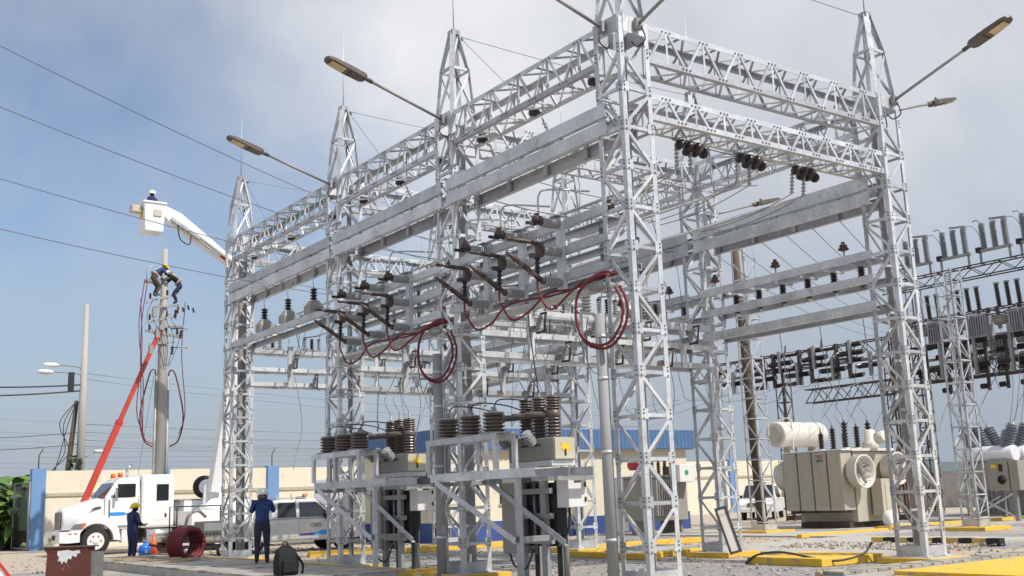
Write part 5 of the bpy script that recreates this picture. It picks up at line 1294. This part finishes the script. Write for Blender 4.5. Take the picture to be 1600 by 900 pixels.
# generator / welder on a trolley
t = thing('welding_generator', 'grey welding generator on a trolley behind the red coil', 'generator', (.4, 22.0, 0))
gb = MB().bx(-.1, .75, -.35, .35, .45, 1.15).build('case', 'tank_grey', t, .03)
MB().bx(0, .65, -.365, -.351, .85, 1.1).build('control_panel', 'galv_white', gb)
for k in range(5): MB().lathe((.08+.12*k, -.366, .75), (0, -1, 0), [(0, .03), (.02, .025)], 8).build('knob', 'cable_dark', gb)
MB().bx(-.7, -.12, -.3, .3, .5, .95).build('engine', 'black_rubber', t, .04)
MB().tube(spl([(-.6, -.2, .9), (-.5, -.3, 1.35), (-.2, -.3, 1.5), (.1, -.2, 1.3)], 5), .05, 8).build('exhaust', 'galv_old', t)
for x in (-.9, .8): MB().tube([(x, -.36, .2), (x, -.36, 1.65), (x, .36, 1.65), (x, .36, .2)], .02, 6).build('frame_hoop', 'cable_dark', t)
MB().tube([(-.9, -.36, 1.65), (.8, -.36, 1.65)], .02, 6).build('frame_tube', 'cable_dark', t)
MB().bx(-.9, .8, -.36, .36, .3, .4).build('trolley', 'cable_dark', t)
for x in (-.6, .6): wheel(t, x, -.45, .2, .12)
MB().tube([(-.9, 0, .35), (-1.7, -.1, .5)], .03, 6).build('tow_bar', 'cable_dark', t)
# rusty sheet steel pedestal
t = thing('steel_pedestal', 'rust red sheet steel pedestal with white smear at lower left', 'pedestal', (-5.15, 15.5, 0), R(-35))
MB().loft([[(-.55, -.2, 0), (.55, -.2, 0), (.55, .2, 0), (-.55, .2, 0)], [(-.52, -.2, .6), (.5, -.2, .6), (.5, .2, .6), (-.52, .2, .6)], [(-.62, -.22, .74), (.5, -.22, .74), (.5, .22, .74), (-.62, .22, .74)]]).build('body', 'rust_red', t)
MB().add([(-.26, -.2185, .66), (-.27, -.211, .58), (-.22, -.208, .5), (-.25, -.208, .41), (-.19, -.208, .43), (-.15, -.208, .34), (-.1, -.208, .42), (-.04, -.208, .36), (.0, -.208, .47), (.07, -.208, .45), (.1, -.208, .54), (.2, -.208, .5), (.22, -.209, .58), (.3, -.21, .6), (.27, -.2185, .67), (.1, -.2185, .65), (0, -.2185, .68)], [tuple(range(17))]).build('white_smear', 'galv_white', t)
MB().bx(-.66, .56, -.24, .24, .741, .765).build('rim', 'rust', t)
MB().bx(.52, .82, -.1, -.06, 0, .62).build('side_strut', 'galv_old', t)
# red object at the left edge
t = thing('red_barrow', 'red framed panel cut off at the lower left corner', 'barrow', (-6.75, 15.4, 0), R(10))
MB().bar((-.3, 0, .75), (.25, 0, .05), .06, .06).build('frame_bar', 'red_paint', t); MB().bar((-.6, 0, .8), (-.3, 0, .78), .06, .12).build('frame_bar', 'red_paint', t)
MB().add([(-.6, .02, .72), (-.32, .02, .7), (.18, .02, .05), (-.6, .02, .05)], [(0, 1, 2, 3)]).build('panel', 'galv_white', t)
# backpack
t = thing('backpack', 'black backpack standing on the duct covers at bottom', 'bag', (-3.15, 7.1, .22))
bpk = MB(); 
bpk.loft([[(-.2, -.14, 0), (.2, -.14, 0), (.22, .12, 0), (-.22, .12, 0)], [(-.23, -.17, .25), (.22, -.17, .25), (.23, .13, .25), (-.23, .13, .25)], [(-.18, -.12, .48), (.17, -.12, .48), (.18, .1, .48), (-.19, .1, .48)], [(-.09, -.04, .57), (.08, -.04, .57), (.08, .05, .57), (-.09, .05, .57)]], True).build('pack', 'black_cloth', t, .03)
MB().bx(-.15, .15, -.22, -.15, .05, .3).build('front_pocket', 'black_cloth', t, .03)
MB().tube(spl([(-.05, .05, .55), (-.03, .05, .63), (.04, .05, .63), (.06, .05, .55)], 5), .012, 6).build('handle', 'black_cloth', t)
MB().tube(spl([(.2, .0, .4), (.33, -.05, .2), (.3, -.1, .02)], 5), .025, 6).build('strap', 'black_cloth', t)
random.seed(9)
for k in range(7):
    x, y, a = -2.8+random.uniform(-.5, .6), 15.2+k*.55, random.uniform(-.6, .6)
    tag(MB().box((x, y, .26+.02*(k % 2)), (random.uniform(1.0, 1.8), .14, .03), Matrix.Rotation(a, 3, 'Z')).build('plank', 'wood'), f'{("first", "second", "third", "fourth", "fifth", "sixth", "seventh")[k]} loose wooden plank from the right on the duct covers', 'plank')
# framed panel leaning on the tower foot
t = thing('framed_panel', 'narrow pale panel in a dark frame leaning against the panel tower foot', 'panel', (6.75, 4.5, .12), R(-38))
t.rotation_euler = (R(-14), R(-14), R(-38))
MB().bx(-.09, .09, -.012, .012, .05, 1.05).build('sheet', 'white_panel', t)
for x0, x1, z0, z1 in ((-.14, -.091, 0, 1.1), (.091, .14, 0, 1.1), (-.09, .09, 0, .049), (-.09, .09, 1.051, 1.1)): MB().bx(x0, x1, -.03, .03, z0, z1).build('frame_bar', 'cable_dark', t)
tag(MB().tube(spl([(5.3, 2.9, .02), (5.35, 2.6, .2), (5.5, 2.1, .26), (5.6, 1.5, .17), (5.7, .9, .1), (6.3, .7, .2), (6.7, .75, .4)], 7), .022, 6).build('loose_cable', 'cable_dark'), 'black cable looping over the broad yellow kerb', 'cable')
for x, y, lb in ((9.6, 17.0, 'blue plastic drum in front of the building base'),):
    d = thing('plastic_drum', lb, 'drum', (x, y, 0))
    MB().lathe((0, 0, 0), (0, 0, 1), [(0, .27), (.03, .29), (.28, .29), (.3, .3), (.33, .29), (.6, .29), (.62, .3), (.65, .29), (.86, .28), (.88, .25)], 20).build('drum_body', 'blue_plastic', d)
    MB().lathe((.1, 0, .88), (0, 0, 1), [(0, .04), (.03, .04)], 8).build('bung', 'cable_dark', d)

# ------------------------------------------------------------------ banana plants at left
random.seed(21)
def banana(loc, h, label):
    t = thing('banana_plant', label, 'plant', loc)
    MB().tube([(0, 0, 0), (.05, 0, h*.5), (.1, .05, h*.72)], [.14, .11, .06], 10).build('trunk', 'stem', t)
    for k in range(30):
        a = random.random()*6.28; el = random.uniform(.35, 1.35); ln = random.uniform(1.4, 2.3); w = random.uniform(.22, .36)
        z0 = h*random.uniform(.05, .72); d = Vector((math.cos(a), math.sin(a), 0)); vs = []; n = 7
        sd = Vector((-math.sin(a), math.cos(a), 0))
        for i in range(n+1):
            s_ = i/n; p = Vector((.1, 0, z0))+d*(ln*s_*math.cos(el)*1.0+ln*.25*s_*s_)+Vector((0, 0, ln*math.sin(el)*s_-ln*.75*s_*s_))
            ww = w*math.sin(math.pi*min(1, .08+s_*.92))**.6*random.uniform(.8, 1.05)
            vs += [p-sd*ww+Vector((0, 0, -.06)), p, p+sd*ww+Vector((0, 0, -.06))]
        fs = []
        for i in range(n): fs += [(3*i, 3*i+1, 3*i+4, 3*i+3), (3*i+1, 3*i+2, 3*i+5, 3*i+4)]
        MB().add(vs, fs, True).build('leaf', 'leaf' if random.random() < .75 else 'leaf_dark', t)
for k, (x, y, h) in enumerate(((-1.5, 43.6, 3.4), (-1.0, 44.6, 4.0), (-.75, 45.8, 4.3), (-1.3, 46.0, 4.4), (-.2, 47.5, 4.2), (-.6, 49, 4.8), (-1.2, 43.0, 2.6), (-1.9, 44.6, 3.8), (-1.7, 42.6, 3.4), (-1.35, 42.2, 3.0))):
    banana((x, y, 0), h, f'{("first", "second", "third", "fourth", "fifth", "sixth", "seventh", "eighth", "ninth", "tenth")[k]} broad-leaved green plant from the gate at the left edge')

# ------------------------------------------------------------------ far background on the right
fw_ = thing('far_wall', 'pale perimeter wall closing the yard at far right', 'wall', (49, -12, 0))
for i in range(10):
    MB().bx(0, .2, i*5.2+.2, i*5.2+5.0, 0, 2.2).build('panel', 'concrete', fw_)
    MB().bx(-.1, .3, i*5.2-.2, i*5.2+.199, 0, 2.3).build('pillar', 'concrete', fw_)
sh = thing('control_shed', 'grey metal control shed behind the slim right tower', 'shed', (34, 11.0, 0))
MB().bx(0, 3, 0, 4.2, 0, 2.9).build('wall', 'galv_old', sh)
MB().bx(-.15, 3.15, -.15, 4.35, 2.901, 3.0).build('roof', 'galv_old', sh)
for k in range(20): MB().bx(-.03, -.001, .1+.2*k, .16+.2*k, .1, 2.8).build('rib', 'galv_old', sh)
MB().bx(-.05, -.031, 1.4, 2.4, .05, 2.1).build('door', 'tank_grey', sh)

# ------------------------------------------------------------------ second layer of the old yard, and smaller gear inside the steel yard
for k, y in enumerate((7.4, 9.2, 11.1, 13.0, 14.9)):
    dup(ds, (33.2, y, 8.1), 0, f'{("first", "second", "third", "fourth", "fifth")[k]} breaker from the right in the rear line of the old yard')
lat_beam('rear rusty lattice behind the dark posts at right', 33.2, 3.0, 16.5, 6.2, 6.85, 18)
hs = None
for k, y in enumerate((7.0, 8.6, 10.2, 11.8, 13.4, 15.0)):
    for lv, z in (('upper', 7.3), ('lower', 6.3)):
        lb = f'{("first", "second", "third", "fourth", "fifth", "sixth")[k]} {lv} dark horizontal insulator pair from the right, old yard'
        if hs is None:
            hs = thing('horizontal_insulator', lb, 'insulator', (29.7, y, z), 0, 'dark horizontal insulators of the old yard')
            for s_ in (-1, 1): MB().sheds((0, s_*.12, 0), (0, s_*.62, 0), .07, .115, 7, 10).build('insulator', 'porcelain_dark', hs)
            MB().bx(-.06, .06, -.07, .07, -.45, .55).build('post', 'galv_old', hs)
            MB().box((0, .68, .02), (.1, .1, .16)).build('terminal', 'galv_old', hs); MB().box((0, -.68, .02), (.1, .1, .16)).build('terminal', 'galv_old', hs)
            MB().tube(spl([(0, .7, 0), (0, .85, -.5), (.1, .8, -1.1)], 5), .014, 5).build('lead', 'wire', hs)
        else: dup(hs, (29.7, y, z), 0, lb)
# small switch clusters standing on the cross racks
sw = None
for i in (1, 2, 3):
    for k, x in enumerate((.95, 2.25, 3.75, 5.25)):
        lb = f'{("first", "second", "third", "last")[k]} small grey switch from the left above the {CRN[i]}'
        z = CR[i][0][1]+.01
        if sw is None:
            sw = thing('load_switch', lb, 'switch', (x, V[i]-.32, z), 0, 'small switches on the cross racks')
            MB().bx(-.3, .3, -.05, .05, 0, .05).build('base', 'galv_old', sw)
            for dx in (-.24, 0, .24):
                i_ = MB().sheds((dx, 0, .05), (dx, 0, .34), .035, .065, 5, 10).build('post_insulator', 'porcelain_grey' if dx else 'porcelain_dark', sw)
                MB().box((dx, 0, .37), (.07, .09, .05)).build('cap', 'bronze', i_)
            MB().tube([(-.26, 0, .42), (.26, -.1, .5)], .016, 6).build('blade', 'bronze', sw)
            MB().tube(spl([(.24, 0, .4), (.35, -.05, .75), (.2, -.1, 1.0)], 5), .01, 5).build('lead', 'wire', sw)
        else: dup(sw, (x, V[i]-.32, z), 0, lb)
for i in (1, 2, 3):
    for k, x in enumerate((2.2, 3.7, 5.2)):
        dup(ct, (x, V[i]-HW-.03, CR[i][-1][0]), 0, f'{("left", "middle", "right")[k]} lower fuse cutout under the {CRN[i]}')
# droppers between the rear yard and the right row
for k in range(9):
    y = .9+k*1.15
    tag(MB().tube(spl([(U[1]+.1, y, 5.05), (U[1]+.4, y+.15, 4.2), (U[1]+1.2, y+.5, 3.6+.15*(k % 3)), (U[1]+6.5, y+3.0, 4.6)], 7), .009, 5).build('dropper', 'wire'), f'{("first", "second", "third", "fourth", "fifth", "sixth", "seventh", "eighth", "ninth")[k]} thin dropper from the right below the right row racks', 'wire')
for k in range(6):
    y = 1.2+k*.75
    tag(MB().tube(sag((U[1], y, 7.3), (27, y+9, 7.6), .5, 14), .009, 4).build('tie_line', 'wire'), f'{("first", "second", "third", "fourth", "fifth", "sixth")[k]} tie line from the right to the old yard', 'wire')
dup(brk, (31.5, 13.2, 0), 0, 'second grey circuit breaker farther back behind the slim right tower')
dup(brk, (36.5, 6.6, 0), 0, 'third grey circuit breaker far behind at the right edge')
dup(svt, (36.0, 9.0, 0), R(20), 'grey service transformer far back between the right breakers')

# loose stones on the gravel, and fine jumpers strung inside the steel yard
random.seed(31)
gs_ = MB()
for i in range(3200):
    x = random.uniform(-6, 16); y = random.uniform(-2, 30)
    if -3.7 < x < -.9 and 6 < y < 21.7: continue
    z = random.uniform(.015, .045)
    gs_.box((x, y, z*.4), (z*random.uniform(.9, 1.7), z*random.uniform(.9, 1.7), z), Matrix.Rotation(random.random()*3, 3, 'Z') @ Matrix.Rotation(random.random(), 3, 'X'))
tag(gs_.build('loose_stones', 'concrete_slab'), 'loose grey stones scattered over the yard gravel', 'stones', kind='stuff')
for i in range(46):
    b_ = random.choice((1, 2, 2, 3)); x = random.uniform(.7, 6.5); y = V[b_]+random.uniform(-1.6, .3)
    z0 = random.choice((8.9, 7.35, 7.35, 6.4, 5.4)); z1 = z0-random.uniform(.8, 2.2); dx, dy = random.uniform(-.7, .7), random.uniform(-.8, .5)
    q = MB().tube(spl([(x, y, z0), (x+dx*.15, y+dy*.2, z0-.25*(z0-z1)), (x+dx*.7, y+dy*.5, z1-random.uniform(-.2, .25)), (x+dx, y+dy, z1)], 6), random.choice((.008, .01, .014)), 5).build('jumper', random.choice(('wire', 'wire', 'galv', 'cable_dark')))
    nm_ = ('', 'second tower', 'third tower', 'farthest left tower')[b_]
    tag(q, f'one of several thin jumper wires hanging behind the {nm_}', 'wire', f'thin jumpers behind the {nm_}')
for k, (za, zb) in enumerate(((7.4, 6.3), (6.6, 6.0), (6.2, 5.4), (5.7, 5.9), (4.9, 4.5), (4.5, 4.8), (5.3, 6.8))):
    tag(MB().tube(sag((-12, 50, za), (45, 52, zb), .7, 18), .014, 4).build('distant_line', 'wire'), f'{("first", "second", "third", "fourth", "fifth", "sixth", "seventh")[k]} distant line crossing low behind the perimeter wall', 'wire')
for k in range(10):
    y = 14.0+.95*k
    dup(hs, (25.6, y, 7.0 if k % 2 else 6.4), 0, f'{("first", "second", "third", "fourth", "fifth", "sixth", "seventh", "eighth", "ninth", "tenth")[k]} dark insulator pair from the right above the big transformer')
